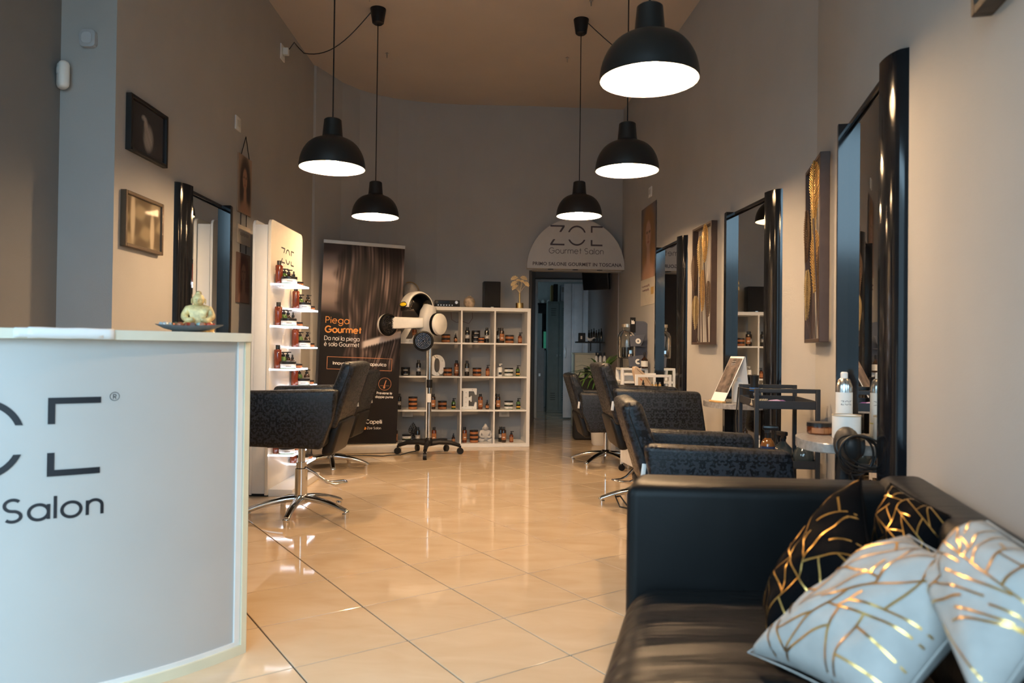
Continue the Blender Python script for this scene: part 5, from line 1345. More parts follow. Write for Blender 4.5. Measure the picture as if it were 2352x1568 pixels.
# ---------------------------------------------------------------- white units on the right
def cart(name, label, cat, x, y, rz, w, d, H, m, trays, tb_=.022, rail=None, group=None):
    """metal utility cart: four posts, trays with raised rims, loop handles at both ends. local x: width, y: away from camera"""
    t = thing(name, label, cat, (x, y, 0), rz, group)
    for px in (tb_ / 2, w - tb_ / 2):
        for py in (tb_ / 2, d - tb_ / 2):
            b = MB(); b.box((px, py, .06 + (H - .06) / 2), (tb_, tb_, H - .06), None, .002, 1); b.obj('post', m, t)
            b = MB(); b.cyl((px, py - .009, .028), (px, py + .009, .028), .028, None, 14); b.box((px, py, .055), (.014, .03, .02)); b.obj('caster', BLACKP, t)
    for py in (tb_ / 2, d - tb_ / 2):
        b = MB(); b.box((w / 2, py, H - tb_ / 2), (w - 2 * tb_, tb_, tb_), None, .002, 1); b.obj('handle_bar', m, t)
    for z, rim in trays:
        b = MB(); b.box((w / 2, d / 2, z), (w - .012, d - .012, .006))
        b.box((w / 2, .008, z + rim / 2), (w - 2 * tb_ + .004, .008, rim)); b.box((w / 2, d - .008, z + rim / 2), (w - 2 * tb_ + .004, .008, rim))
        b.box((.008, d / 2, z + rim / 2), (.008, d - 2 * tb_ + .004, rim)); b.box((w - .008, d / 2, z + rim / 2), (.008, d - 2 * tb_ + .004, rim))
        b.obj('tray', m, t)
    return t
WM = mat('white_cart_metal', (.78, .76, .73), .4)
cart('utility_cart', 'white metal utility cart behind the raised chair, farthest mirror', 'cart', 1.02, 6.02, .168, .312, .385, .852, WM, ((.085, .16), (.44, .10), (.70, .035)))
def cp(x, y): c, s_ = math.cos(.168), math.sin(.168); return (1.02 + c * x - s_ * y, 6.02 + s_ * x + c * y)
x, y = cp(.15, .19)
t = thing('black_bag', 'shiny black bag in the bottom of the white cart', 'bag', (x, y, .089), .3); b = MB(); b.ball((0, 0, .06), (.13, .12, .06), 18); b.tube([(-.1, -.08, .08), (-.05, -.12, .14), (.05, -.12, .13), (.1, -.07, .07)], .006, 6); b.obj('body', BLKGL, t)
x, y = cp(.12, .20)
t = thing('fin_lamp', 'beige fin shaped styling gadget leaning in the white cart', 'gadget', (x, y, .704), .168)
fin = [(-.045, 0), (-.05, .07), (-.075, .17), (-.078, .205), (-.06, .215), (-.03, .20), (.02, .15), (.07, .08), (.10, .02), (.105, 0)]
b = MB(); b.prism(fin, -.03, .03, XZ, .014, 3); b.obj('body', mat('beige_plastic', (.56, .42, .30), .4), t)
b = MB(); b.tube([(-.05, -.032, .19), (.02, -.033, .13), (.09, -.032, .03)], .003, 6); b.obj('seam_line', mat('beige_dark', (.33, .23, .16), .5), t)
b = MB(); b.box((-.012, -.031, .05), (.010, .003, .06), RY(.2)); b.obj('slot', DARKP, t)
b = MB(); b.box((.055, -.031, .085), (.006, .003, .02), RY(-.7)); b.obj('red_mark', mat('red_mark', (.5, .03, .02), .5), t)
x, y = cp(.09, .07); product('dropper', (x, y, .704), .2, 'at the front left of the white cart top', 'small bottles in the white cart')
x, y = cp(.28, .10); product('jar_small', (x, y, .704), .2, 'at the front right of the white cart top', 'small bottles in the white cart')
for k in range(4):
    x, y = cp(.20 + .035 * k, .25); s_ = thing('clear_vial', ('first', 'second', 'third', 'last')[k] + ' of the clear vials in the white cart top', 'vial', (x, y, .704), 0, 'clear vials in the white cart')
    b = MB(); b.lathe([(0, 0), (.013, 0), (.013, .055), (.008, .06), (0, .06)], None, 12); b.obj('body', mat('straw_liquid', (.45, .30, .12), .15, coat=.3), s_); b = MB(); b.cyl((0, 0, .06), (0, 0, .075), .009, None, 10); b.obj('cap', STEEL, s_)
# far white storage unit with brown boxes
t = thing('storage_unit', 'white open storage unit with brown boxes behind the white cart', 'storage unit', (1.062, 7.10, 0), .05)
W_, D_ = .26, .27
for px in (.012, W_ - .012):
    for py in (.012, D_ - .012): b = MB(); b.box((px, py, .43), (.030, .024, .86), None, .002, 1); b.obj('post', WM, t)
for z in (.06, .30, .56, .74, .868):
    b = MB(); b.box((W_ / 2, D_ / 2, z), (W_, D_, .022), None, .002, 1); b.obj('board', WM, t)
b = MB(); b.box((W_ / 2, D_ - .006, .45), (W_, .008, .80)); b.obj('back_sheet', WM, t)
BBX = mat('brown_weave_box', (.22, .14, .09), .7, var=.3, scale=70)
for z, lab in ((.071, 'lowest brown box in the white storage unit'), (.311, 'middle brown box in the white storage unit'), (.571, 'upper brown box in the white storage unit')):
    s_ = thing('storage_box', lab, 'box', (1.062 + .125, 7.125, z), .05, 'brown boxes in the storage unit'); b = MB(); b.box((0, .1, .065), (.17, .20, .13), None, .006, 2); b.obj('carton', BBX, s_)
    b = MB(); b.box((0, -.003, .09), (.06, .006, .02), None, .002, 1); b.obj('grip', DARKP, s_)
t = thing('white_side_panel', 'low white drawer chest beside the plant pot', 'chest', (1.03, 7.42, 0), .06)
b = MB(); b.box((.13, .13, .30), (.26, .26, .60), None, .004, 1); b.obj('carcass', WHITE, t)
for z in (.16, .44): b = MB(); b.box((-.006, .13, z), (.014, .24, .26), None, .003, 1); d = b.obj('drawer', WHITE, t); b = MB(); b.box((-.018, .13, z + .06), (.012, .08, .012), None, .003, 1); b.obj('handle', STEEL, d)
ZU = .8795
# water dispenser
t = thing('water_dispenser', 'glass drink dispenser jar with silver tap on the white unit', 'dispenser', (1.145, 7.27, ZU), .1)
b = MB(); b.lathe([(.088, .095), (.094, .11), (.096, .30), (.080, .345), (.052, .365), (.052, .41), (.056, .415), (.053, .41), (.049, .37), (.077, .342), (.092, .30), (.090, .112), (.0, .10)], None, 32); b.obj('glass_jar', mat('smoky_jar_glass', (.90, .93, .92), .04, var=0, trans=1.0), t)
b = MB(); b.lathe([(0, .10), (.086, .103), (.088, .20), (0, .20)], None, 28); b.obj('drink', mat('dark_tea', (.04, .035, .03), .1, trans=.3), t)
b = MB(); b.lathe([(.057, .40), (.060, .40), (.060, .43), (.0, .435)], None, 24); b.obj('lid', mat('jar_lid_metal', (.50, .44, .36), .3, .9), t)
b = MB(); b.tube([(0, -.09, .13), (0, -.13, .13), (0, -.14, .115)], .010, 8); b.box((0, -.125, .155), (.035, .012, .04), None, .004, 1); b.obj('tap', CHROME, t)
b = MB()
for k in range(4): a = k * PI / 2 + .4; b.tube([(.08 * math.cos(a), .08 * math.sin(a), 0), (.085 * math.cos(a), .085 * math.sin(a), .10)], .006, 6)
b.tube([(.085 * math.cos(2 * PI * i / 24), .085 * math.sin(2 * PI * i / 24), .095) for i in range(24)], .005, 6, True); b.obj('wire_stand', BLACKP, t)
# grey card display with pockets
t = thing('card_display', 'dark grey rounded card display with two pockets and white ring marks', 'display', (1.262, 7.13, ZU), .12)
GRY = mat('slate_grey_board', (.075, .085, .115), .6, var=.04)
b = MB(); b.prism(rrect(.19, .46, .06, 6, True), 0, .012, T(0, .10, 0) @ BF, .002, 1); b.obj('back_board', GRY, t)
for z, w in ((.20, .15), (.0, .17)):
    b = MB(); pk = [(-w / 2, 0), (w / 2 - .05, 0), (w / 2 - .02, .06), (w / 2, .12), (-w / 2 - .01, .10)]
    b.prism(pk, 0, .006, T(-.03, .02, z + .01) @ RX(-.15) @ BF, .001, 1); b.obj('pocket_front', GRY, t)
    b = MB(); b.box((-.03, .06, z + .012), (w, .085, .006)); b.obj('pocket_floor', GRY, t)
    b = MB(); q = 20; a0 = .0 if z > .1 else .9; sp_ = 2 * PI if z > .1 else 4.6
    o1 = [(.027 * math.cos(a0 + sp_ * i / q), .027 * math.sin(a0 + sp_ * i / q)) for i in range(q + 1)]; i1 = [(.009 * math.cos(a0 + sp_ * i / q), .009 * math.sin(a0 + sp_ * i / q)) for i in range(q + 1)]
    for i in range(q): b.prism([o1[i], o1[i + 1], i1[i + 1], i1[i]], 0, .001, T(-.03, .016, z + .062) @ RX(-.15) @ BF)
    b.obj('ring_mark', LABW, t)
for z, dx in ((.205, -.09), (.01, -.105), (.01, -.085)):
    s_ = thing('cream_tube', {(.205, -.09): 'pale tube with black foot in the upper display pocket', (.01, -.105): 'outer pale tube in the lower display pocket', (.01, -.085): 'inner pale tube in the lower display pocket'}[(z, dx)], 'tube', (1.262 + dx, 7.17, ZU + z), .12, 'tubes in the card display')
    b = MB(); b.box((0, 0, .075), (.014, .02, .09), RY(-.08), .004, 2); b.obj('body', mat('pale_pink_tube', (.62, .48, .40), .5), s_); b = MB(); b.cyl((.0, 0, 0.0), (0, 0, .03), .009, None, 10); b.obj('cap', DARKP, s_)
b = MB(); b.box((-.065, .085, .42), (.055, .004, .15), None, .001, 1); b.obj('black_card', BLACKP, t)
b = MB(); b.prism([(-.016, 0), (.016, 0), (.018, .03), (.010, .02), (.004, .04), (-.008, .03), (-.016, .042)], 0, .001, T(-.065, .082, .43) @ BF); b.obj('white_emblem', LABW, t)
t = thing('amber_flask', 'dark bottle with white label beside the grey display', 'bottle', (1.285, 7.09, ZU)); b = MB(); b.lathe([(0, 0), (.032, 0), (.034, .01), (.034, .08), (.012, .105), (.012, .12), (0, .12)], None, 20); b.obj('body', AMBERD, t)
b = MB(); b.cyl((0, 0, .118), (0, 0, .155), .012, None, 12); b.obj('cap', DARKP, t); b = MB(); b.lathe([(.0345, .015), (.0348, .015), (.0348, .07), (.0345, .07)], None, 20); b.obj('label', LABW, t)

# ---------------------------------------------------------------- black cart and its contents
BX, BY, BR = 1.163, 3.50, -.141
cart('utility_cart', 'black metal utility cart between the middle and nearest mirrors', 'cart', BX, BY, BR, .30, .475, .876, mat('charcoal_cart_metal', (.020, .022, .026), .45), ((.20, .04), (.50, .035), (.782, .035)), .020)
def bp_(x, y): c, s_ = math.cos(BR), math.sin(BR); return (BX + c * x - s_ * y, BY + s_ * x + c * y)
x, y = bp_(.10, .12)
t = thing('hair_brush', 'purple hair brush with pale bristles on the black cart', 'brush', (x, y, .786), .25 + BR)
PUR = mat('purple_plastic', (.20, .09, .36), .3); LIL = mat('lilac_plastic', (.52, .40, .68), .35)
b = MB(); b.tube([(-.03, 0, .012), (.0, 0, .014), (.03, 0, .015), (.055, 0, .013)], [.010, .015, .016, .012], 12); b.obj('grip', LIL, t)
b = MB(); b.tube([(.03, 0, .015), (.06, 0, .016), (.085, 0, .012)], [.013, .013, .006], 12); b.obj('handle_end', PUR, t)
b = MB(); b.box((-.065, 0, .006), (.08, .03, .010), None, .004, 2); b.obj('head', mat('tan_brush_head', (.40, .32, .22), .5), t)
b = MB()
for i in range(7):
    for j in (-1, 0, 1): b.cyl((-.10 + .011 * i, j * .009, .01), (-.10 + .012 * i + .004, j * .010, .034), .0014, .001, 5)
b.obj('bristles', mat('pale_bristle', (.70, .62, .45), .4), t)
x, y = bp_(.21, .14); t = thing('smartphone', 'dark phone lying at the right on the black cart top', 'phone', (x, y, .786), BR + .3); b = MB(); b.box((0, 0, .005), (.068, .14, .009), None, .003, 2); b.obj('body', BLACKP, t); b = MB(); b.box((0, 0, .0098), (.062, .132, .0008)); b.obj('screen', mat('dark_screen', (.01, .013, .017), .08), t)
x, y = bp_(.07, .40); t = thing('hair_clipper', 'black clipper with blue band standing at the back of the black cart', 'clipper', (x, y, .786), BR)
b = MB(); b.lathe([(0, 0), (.024, 0), (.026, .02), (.021, .10), (.024, .14), (0, .145)], None, 16); b.obj('body', BLACKP, t); b = MB(); b.lathe([(.0245, .058), (.0255, .058), (.0252, .075), (.024, .075)], None, 16); b.obj('blue_band', mat('blue_band', (.01, .12, .40), .35), t)
b = MB(); b.box((0, -.024, .04), (.02, .004, .016), None, .002, 1); b.obj('badge', STEEL, t)
b = MB(); p0 = Vector((x, y, .80))
q1 = Vector((*bp_(-.012, .40), .86)); q2 = Vector((*bp_(-.03, .36), .70)); q3 = Vector((*bp_(-.03, .30), .55)); q4 = Vector((*bp_(.05, .22), .52))
pts = [p0 + Vector((0, -.03, .05)), q1, q2, q3, q4]
Q = []
for i in range(len(pts) - 1):
    for k in range(6): Q.append(pts[i].lerp(pts[i + 1], k / 6))
b.tube(Q + [pts[-1]], .004, 6); tag(b.obj('power_cord', CORD), 'black cord hanging from the black cart top', 'cable')
# spray bottles on the middle tray
def sprayer(loc, rz, label, body_m, round_=False, lab=None):
    t = thing('spray_bottle', label, 'spray bottle', loc, rz, None)
    b = MB()
    if round_: b.lathe([(0, 0), (.03, 0), (.046, .02), (.050, .045), (.042, .075), (.020, .098), (.012, .11), (0, .11)], None, 24); zt = .108
    else: b.lathe([(0, 0), (.031, 0), (.034, .006), (.034, .095), (.028, .115), (.013, .132), (.013, .145), (0, .145)], None, 24); zt = .143
    b.obj('body', body_m, t)
    b = MB(); b.cyl((0, 0, zt - .012), (0, 0, zt + .014), .0145, None, 14); b.box((.012, 0, zt + .036), (.075, .020, .022), None, .006, 2); b.box((-.004, 0, zt + .02), (.022, .016, .022)); b.tube([(.03, 0, zt + .03), (.036, 0, zt + .01), (.030, 0, zt - .012)], .0045, 6); b.obj('trigger_head', DARKP, t)
    if lab:
        b = MB(); n = 10; pr = [(.0345 * math.cos(-PI / 2 - 1.3 + 2.6 * i / n), .0345 * math.sin(-PI / 2 - 1.3 + 2.6 * i / n)) for i in range(n + 1)]; b.prism(pr + [(p[0] * .98, p[1] * .98) for p in pr[::-1]], .012, .092); b.obj('label', NAVY, t)
        o = logo(.020, LABW, t, Matrix.Identity(4), .0006, True)
        for v_ in o.data.vertices:
            a = -PI / 2 + v_.co.x / .0348; rr_ = .0348 + v_.co.z; v_.co = (rr_ * math.cos(a), rr_ * math.sin(a), .050 + v_.co.y)
    return t
SMK = mat('smoky_plastic', (.05, .055, .05), .08, var=.1, coat=.5)
x, y = bp_(.075, .07); sprayer((x, y, .503), -.3, 'amber spray bottle with navy label in the black cart', mat('amber_spray_glass', (.20, .075, .015), .08, coat=.5), False, True)
x, y = bp_(.165, .16); sprayer((x, y, .503), 2.0, 'smoky round spray bottle second from left in the black cart', SMK, True)
x, y = bp_(.245, .08); sprayer((x, y, .503), .4, 'smoky round spray bottle at the right in the black cart', SMK, True)

# ---------------------------------------------------------------- things on the mirror shelves
def m1(x, y): c, s_ = math.cos(RZN), math.sin(RZN); return (nearx(M1Y) + c * x - s_ * y, M1Y + s_ * x + c * y)
def m2_(x, y): c, s_ = math.cos(RZF), math.sin(RZF); return (farx(M2Y) + c * x - s_ * y, M2Y + s_ * x + c * y)
p = m1(.565, .155); product('jar_amber', (p[0], p[1], .7355), .1, 'with orange label on the nearest mirror shelf', None)
p = m1(.535, .075)
t = thing('spray_can', 'silver topped hairspray can with white label on the nearest mirror shelf', 'spray can', (p[0], p[1], .7355), .15)
b = MB(); b.lathe([(0, 0), (.029, 0), (.030, .003), (.030, .165), (0, .165)], None, 24); b.obj('body', LABW, t)
b = MB(); b.lathe([(0, .165), (.0302, .165), (.0302, .185), (.022, .212), (.016, .218), (0, .218)], None, 24); b.obj('shoulder', mat('silver_can', (.62, .60, .57), .22, 1.0), t)
b = MB(); b.lathe([(0, .217), (.013, .217), (.013, .238), (.009, .242), (0, .242)], None, 16); b.obj('nozzle', PLASTW, t)
b = MB(); b.lathe([(.0302, .048), (.0306, .048), (.0306, .052), (.0302, .052)], None, 24); b.obj('gold_band', mat('gold_print', (.60, .50, .10), .4), t)
o = logo(.016, INK, t, Matrix.Identity(4), .0005, True)
for v_ in o.data.vertices:
    a = -PI / 2 - .25 + v_.co.x / .0305; rr_ = .0304 + v_.co.z; v_.co = (rr_ * math.cos(a), rr_ * math.sin(a), .118 + v_.co.y)
p = m1(.44, .085)
t = thing('white_canister', 'plain white canister in front of the hairspray can', 'canister', (p[0], p[1], .7355)); b = MB(); b.lathe([(0, 0), (.048, 0), (.049, .002), (.049, .082), (.044, .084), (.044, .078), (0, .078)], None, 28); b.obj('body', PLASTW, t)
b = MB(); b.lathe([(.046, .082), (.050, .082), (.050, .087), (.046, .087)], None, 28); b.obj('rim', mat('tan_rim', (.50, .40, .28), .5), t)
# dryer in its holder with the looped cord
DXY = m1(.22, .125)
t = thing('hand_hair_dryer', 'matte black hand hair dryer with looped cord by the nearest mirror', 'hair dryer', (DXY[0], DXY[1], .735), .0)
b = MB(); b.ball((0, 0, .0), (.043, .055, .064), 26, RY(-.12)); b.obj('motor_housing', mat('soft_black_plastic', (.016, .016, .016), .5), t)
b = MB(); b.lathe([(.0, -.03), (.034, -.028), (.037, .0), (.033, .006), (0, .006)], T(.040, -.01, -.004) @ RY(PI / 2 + .10) @ RX(.2), 24); b.obj('rear_grille', mat('dark_grille', (.02, .02, .02), .6, bump=.5, bscale=300), t)
b = MB(); b.tube([(-.004, .0, -.05), (-.015, .0, -.12), (-.032, .0, -.26)], [.028, .023, .020], 14); b.obj('handle', BLACKP, t)
b = MB()
for k, (ox, oz, rx, rz_, tl) in enumerate(((.018, -.016, .083, .050, -.35), (.020, -.022, .078, .056, -.28), (.008, -.020, .070, .062, .15), (.000, -.026, .060, .068, .30), (.030, -.012, .072, .046, -.5))):
    b.tube([(ox + rx * math.cos(A_) * math.cos(tl) - rz_ * math.sin(A_) * math.sin(tl), -.050 - .004 * k + .014 * math.sin(A_ + k), oz + rx * math.cos(A_) * math.sin(tl) + rz_ * math.sin(A_) * math.cos(tl)) for A_ in [2 * PI * i / 40 for i in range(40)]], .0036, 6, True)
b.obj('looped_cord', CORD, t)
b = MB(); b.tube([(-.012, -.052, -.085), (.002, -.05, -.12), (.022, -.045, -.20), (.03, -.03, -.30)], .0036, 6); b.obj('hanging_cord', CORD, t)
b = MB(); b.tube([(.0, .045, -.02), (.03, .07, -.03), (.05, .09, -.04)], .008, 8); b.obj('holder_hook', CHROME, t)
# tent leaflet, cup and bowl on the middle mirror shelf
RDG = Vector((1.435, 4.52, 0)); ZL = .7355
t = thing('tent_leaflet', 'folded tent leaflet with dark photo on the middle mirror shelf', 'leaflet', (RDG.x, RDG.y, ZL), .38)
def slab(name, m, tx, bx, ht, y0, y1, th_, off=0.0):
    b = MB(); b.prism([(tx - off, ht), (bx - off, 0), (bx - off + th_, 0), (tx - off + th_, ht)], -y1, -y0, XZ, .0006, 1); return b.obj(name, m, t)
slab('front_face', PAPER, 0, -.155, .285, 0, .13, .004); slab('rear_face', PAPER, .004, .045, .285, 0, .13, .004)
slab('photo_print', mat('dark_photo_print', (.10, .075, .065), .35, var=.8, scale=26), -.006, -.118, .0, 0, 0.001, .001) if False else None
b = MB(); X0 = Vector((-.008, 0, .272)); X1 = Vector((-.120, 0, .062)); nrm = Vector((-.285, 0, .155)).normalized() * .0025
vs = [b.bm.verts.new(p + nrm) for p in (X0 + Vector((0, .006, 0)), X0 + Vector((0, .124, 0)), X1 + Vector((0, .124, 0)), X1 + Vector((0, .006, 0)))]
vs2 = [b.bm.verts.new(v_.co - nrm * .9) for v_ in vs]
b.bm.faces.new(vs); b.bm.faces.new(vs2[::-1])
for i in range(4): b.bm.faces.new((vs[i], vs[(i + 1) % 4], vs2[(i + 1) % 4], vs2[i]))
b.obj('photo_print', mat('dark_photo_print', (.10, .072, .062), .35, var=.9, scale=24), t, smooth=0)
b = MB()
for k, (f, w) in enumerate(((.10, .030), (.16, .034), (.20, .026))):
    c = X0.lerp(X1, f) + nrm * 1.25; b.box((c.x, .065, c.z), (.009, w, .002), None)
b.obj('print_lines', LABW, t)
b = MB(); b.box((-.150, .065, .006), (.03, .135, .012), None, .003, 1); b.obj('wooden_foot', mat('light_wood', (.55, .33, .13), .5, var=.2, scale=20), t)
t = thing('black_cup', 'black cup beside the tent leaflet on the middle mirror shelf', 'cup', (1.435, 4.43, ZL)); b = MB(); b.lathe([(0, 0), (.036, 0), (.038, .004), (.039, .115), (.034, .117), (.033, .02), (0, .02)], None, 24); b.obj('body', BLACKP, t); b = MB(); b.lathe([(.034, .112), (.0395, .112), (.0395, .118), (.034, .118)], None, 24); b.obj('rim', mat('bronze_rim', (.35, .22, .12), .35, .9), t)
t = thing('white_lotion_bottle', 'white bottle with domed cap behind the black cup', 'bottle', (1.425, 4.60, ZL)); b = MB(); b.lathe([(0, 0), (.038, 0), (.04, .006), (.04, .10), (.028, .125), (.013, .13), (0, .13)], None, 24); b.obj('body', PLASTW, t); b = MB(); b.lathe([(0, .129), (.016, .129), (.016, .145), (.010, .153), (0, .155)], None, 16); b.obj('cap', PLASTW, t)

# ---------------------------------------------------------------- sofa
sf = thing('leather_sofa', 'black leather sofa in the right foreground against the wall', 'sofa', (.6, 1.1, 0))
def W(x, y, z=0): return (x - .6, y - 1.1, z)
def pl(ps): return [(x - .6, y - 1.1) for x, y in ps]
def puff(name, poly, z0, z1, bev, m, crown=0.0, ndiv=1):
    b = MB(); b.prism(pl(poly), z0, z1, None, bev, 5)
    return b.obj(name, m, sf, smooth=70)
puff('base', [(.30, 1.88), (-.06, .42), (.66, .34), (1.06, 1.88)], .09, .26, .02, LEATHER)
# seat cushion with a gently crowned, creased top
b = MB(); nx_, ny_ = 40, 90; grid = []
F0, F1 = Vector((.290, 1.915)), Vector((-.150, .30)); G0, G1 = Vector((.93, 1.915)), Vector((.52, .30))
rs = np.random.RandomState(8); ph = rs.uniform(0, 6.28, 12)
for j in range(ny_ + 1):
    row = []
    for i in range(nx_ + 1):
        u_, v_ = i / nx_, j / ny_
        p = F0.lerp(F1, v_).lerp(G0.lerp(G1, v_), u_)
        edge = min(1, u_ / .16); roll_ = math.sqrt(max(0, 1 - (1 - edge) ** 2))
        zz = .245 + .195 * roll_ + .022 * math.sin(PI * min(1, u_ * 1.1)) * math.sin(PI * min(1, max(0, v_ * 1.02))) 
        xs = 0
        wr = sum(math.sin(v_ * (24 + 11 * q) + u_ * (5 * math.sin(q * 2.3) + 2) + ph[q]) * (.5 if q > 5 else 1) for q in range(9)) / 9
        zz += .010 * wr * min(1, u_ * 5) * math.exp(-((u_ - .30) / .42) ** 2)
        if v_ < .03: zz -= .02 * (1 - v_ / .03) ** 2
        row.append(b.bm.verts.new((p.x - .6 - .012 * math.sin(PI * min(1, edge)) , p.y - 1.1, zz)))
    grid.append(row)
for j in range(ny_):
    for i in range(nx_): b.bm.faces.new((grid[j][i], grid[j][i + 1], grid[j + 1][i + 1], grid[j + 1][i]))
bot = [[b.bm.verts.new((vv.co.x, vv.co.y, .235)) for vv in (r[0], r[-1])] for r in (grid[0], grid[-1])]
lo_edge = [r[0] for r in grid]
b.obj('seat_cushion', LEATHERW, sf, smooth=80)
puff('armrest', [(.298, 1.905), (.355, 2.085), (1.085, 2.015), (1.075, 1.85)], .07, .705, .035, LEATHER)
b = MB(); b.tube([W(.335, 1.915, .690), W(.60, 1.897, .6935), W(1.05, 1.868, .6935)], .0035, 6); b.obj('stitch_seam', BLACKP, sf)
puff('backrest', [(1.125, 1.99), (.655, .26), (.515, .26), (.985, 1.99)], .10, .725, .04, LEATHER)
for x, y in ((.42, 1.80), (.98, 1.80), (.06, .55), (.60, .45)):
    b = MB(); b.cyl(W(x, y, 0), W(x, y, .095), .022, .026, 14); b.obj('foot', CHROME, sf)

# ---------------------------------------------------------------- cushions
def cushion(name, label, A, B, C, D, th_, m, group, seed):
    """corner points A top-left, B top-right, C bottom-right, D bottom-left; puffed along the normal"""
    A, B, C, D = map(Vector, (A, B, C, D)); cen = (A + B + C + D) / 4
    nrm = ((C - A).cross(B - D)).normalized()
    t = thing(name, label, 'cushion', cen, 0, group)
    n = 30; b = MB(); lay = b.bm.loops.layers.uv.new('UVMap'); rs_ = random.Random(seed)
    p1, p2, p3 = (rs_.uniform(0, 6) for _ in range(3))
    top, bot_ = {}, {}
    for j in range(n + 1):
        for i in range(n + 1):
            u_, v_ = i / n, j / n
            a, c = 2 * u_ - 1, 2 * v_ - 1
            pin = 1 - .10 * (1 - a * a) * (c * c) ; pin2 = 1 - .10 * (1 - c * c) * (a * a)
            uu, vv = .5 + a * pin2 / 2, .5 + c * pin / 2
            p = A.lerp(B, uu).lerp(D.lerp(C, uu), vv) - cen
            h = th_ * ((1 - a ** 4) * (1 - c ** 4)) ** .52 * (.72 + .28 * (1 - a * a) * (1 - c * c))
            wr = .035 * th_ * (math.sin(6 * a + 3 * c + p1) + math.sin(9 * c - 4 * a + p2) + .7 * math.sin(13 * a + 8 * c + p3)) * (1 - a ** 6) * (1 - c ** 6)
            top[i, j] = b.bm.verts.new(p + nrm * (h + wr))
            bot_[i, j] = top[i, j] if i in (0, n) or j in (0, n) else b.bm.verts.new(p - nrm * (h * .8))
    def face(ks, d, uvs):
        f = b.bm.faces.new([d[k] for k in ks])
        for l_, q in zip(f.loops, uvs): l_[lay].uv = q
    for j in range(n):
        for i in range(n):
            ks = [(i, j), (i + 1, j), (i + 1, j + 1), (i, j + 1)]; uvs = [(k[0] / n, k[1] / n) for k in ks]
            face(ks, top, uvs)
            try: face(ks[::-1], bot_, [(q[0] + 5, q[1]) for q in uvs[::-1]])
            except ValueError: pass
    def surf(u_, v_):
        i, j = min(n - 1, int(u_ * n)), min(n - 1, int(v_ * n)); fu, fv = u_ * n - i, v_ * n - j
        return GR[i][j].lerp(GR[i + 1][j], fu).lerp(GR[i][j + 1].lerp(GR[i + 1][j + 1], fu), fv)
    GR = [[top[i, j].co.copy() for j in range(n + 1)] for i in range(n + 1)]
    b.obj('cover', m, t, smooth=180)
    # gold foil lines: the face cut again and again by straight lines, laid on the cloth as thin strips
    lines = []
    def cut(poly, dep):
        if dep == 0 or len(poly) < 3: return
        ar = abs(sum(poly[i][0] * poly[i - 1][1] - poly[i - 1][0] * poly[i][1] for i in range(len(poly)))) / 2
        if ar < .05: return
        cx = sum(p[0] for p in poly) / len(poly) + rs_.uniform(-.09, .09); cy = sum(p[1] for p in poly) / len(poly) + rs_.uniform(-.09, .09)
        xs = [p[0] for p in poly]; ys = [p[1] for p in poly]
        an = (0 if max(xs) - min(xs) > max(ys) - min(ys) else PI / 2) + PI / 2 + rs_.uniform(-.75, .75)
        nx, ny = -math.sin(an), math.cos(an); side = [(p[0] - cx) * nx + (p[1] - cy) * ny for p in poly]
        pa, pb, hit = [], [], []
        for i in range(len(poly)):
            j = (i + 1) % len(poly); (pa if side[i] > 0 else pb).append(poly[i])
            if side[i] * side[j] < 0:
                f = side[i] / (side[i] - side[j]); q = (poly[i][0] + (poly[j][0] - poly[i][0]) * f, poly[i][1] + (poly[j][1] - poly[i][1]) * f); pa.append(q); pb.append(q); hit.append(q)
        if len(hit) == 2:
            h0, h1 = hit
            if rs_.random() < .35: h1 = (h0[0] + (h1[0] - h0[0]) * .6, h0[1] + (h1[1] - h0[1]) * .6)
            lines.append((h0, h1)); cut(pa, dep - 1); cut(pb, dep - 1)
    cut([(.01, .01), (.99, .01), (.99, .99), (.01, .99)], 6)
    b = MB()
    for h0, h1 in lines:
        k_ = max(2, int(math.hypot(h1[0] - h0[0], h1[1] - h0[1]) / .03)); prev = None
        du = Vector((h1[0] - h0[0], h1[1] - h0[1])); du.normalize(); pe = Vector((-du.y, du.x)) * .0065
        for i in range(k_ + 1):
            f = i / k_; q = Vector(h0).lerp(Vector(h1), f); ring_ = []
            for s_ in (-1, 1):
                w = q + pe * s_; p = surf(min(.999, max(0, w.x)), min(.999, max(0, w.y))); ring_ += [b.bm.verts.new(p + nrm * .0016)]
            if prev: b.bm.faces.new((prev[0], prev[1], ring_[1], ring_[0]))
            prev = ring_
    o = b.obj('gold_foil_lines', FOIL, t, smooth=180); o['kind'] = 'stuff'
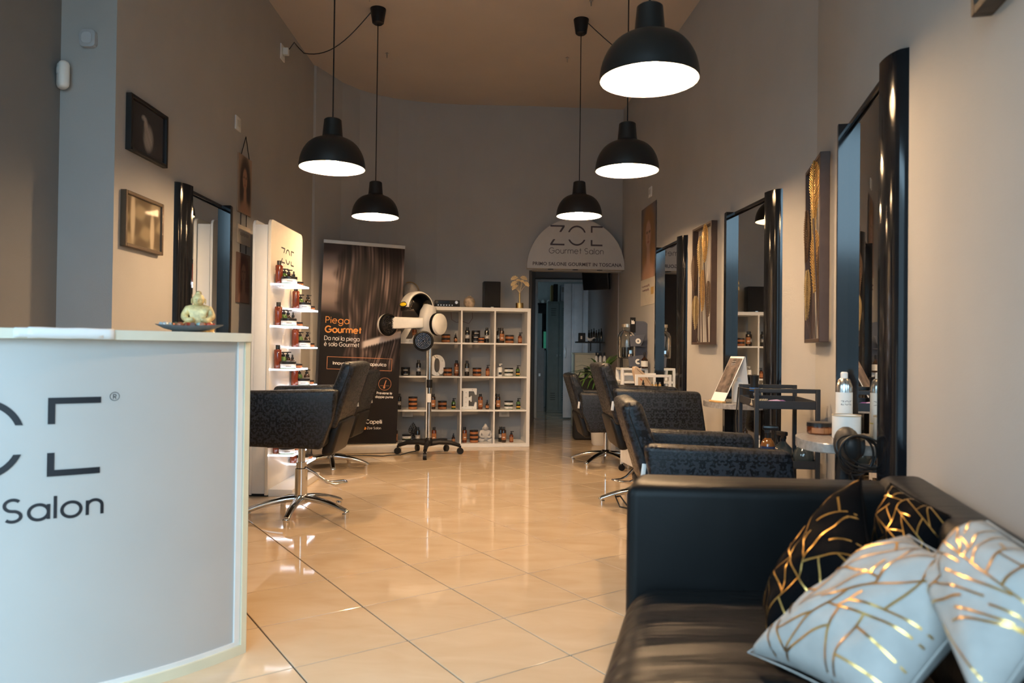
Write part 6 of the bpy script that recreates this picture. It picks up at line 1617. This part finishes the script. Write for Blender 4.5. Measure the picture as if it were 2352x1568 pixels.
    b = MB(); rim = []
    for P0, P1 in ((A, B), (B, C), (C, D), (D, A)):
        for k in range(8): 
            f = k / 8; mid = (P0 + P1) / 2; q = P0.lerp(P1, f); q = q.lerp(cen, .10 * 4 * f * (1 - f) * .5); rim.append(tuple(q - cen))
    b.tube(rim, .0016, 5, True); b.obj('seam_edge', m, t)
    return t
PB = mat_pillow('black_velvet', (.0035, .0035, .004), .85); PW = mat_pillow('white_velvet', (.42, .40, .375), .85); FOIL = mat('gold_foil', (.80, .50, .16), .30, 1.0, var=.15, scale=50)
def ap(px, py, y): return tuple(at(px, py, y))
cushion('throw_cushion', 'black cushion with gold lines standing against the sofa arm, left of the other black one', ap(1978, 1095, 1.60), ap(2012, 1330, 1.36), (.50, 1.39, .475), ap(1766, 1425, 1.60), .075, PB, 'gold-lined cushions', 1)
cushion('throw_cushion', 'black cushion with gold lines lying behind the upright black one', ap(2045, 1108, 1.66), ap(2200, 1192, 1.46), ap(2150, 1400, 1.34), ap(1985, 1330, 1.52), .06, PB, 'gold-lined cushions', 2)
cushion('throw_cushion', 'whitish cushion with gold lines lying in front of the black cushions', ap(2088, 1228, 1.34), ap(2310, 1325, 1.07), ap(2030, 1660, 1.06), ap(1718, 1498, 1.38), .075, PW, 'gold-lined cushions', 3)
cushion('throw_cushion', 'whitish cushion with gold lines at the right edge of the photograph', ap(2268, 1196, 1.20), ap(2500, 1330, .93), ap(2260, 1660, .90), ap(2120, 1340, 1.22), .065, PW, 'gold-lined cushions', 4)

P = [at(1440, 1126, 4.95), at(1425, 1124, 5.0), at(1414, 1130, 4.98), at(1424, 1138, 4.9), at(1445, 1146, 4.85)]
P = [Vector((p.x, p.y, .006 + (.05 if 0 < i < 3 else 0))) for i, p in enumerate(P)]; Q = []
for i in range(len(P) - 1):
    for k in range(5): Q.append(P[i].lerp(P[i + 1], k / 5))
b = MB(); b.tube(Q + [P[-1]], .005, 6); tag(b.obj('floor_cable', CORD), 'loop of black cable on the floor by the raised chair base', 'cable')
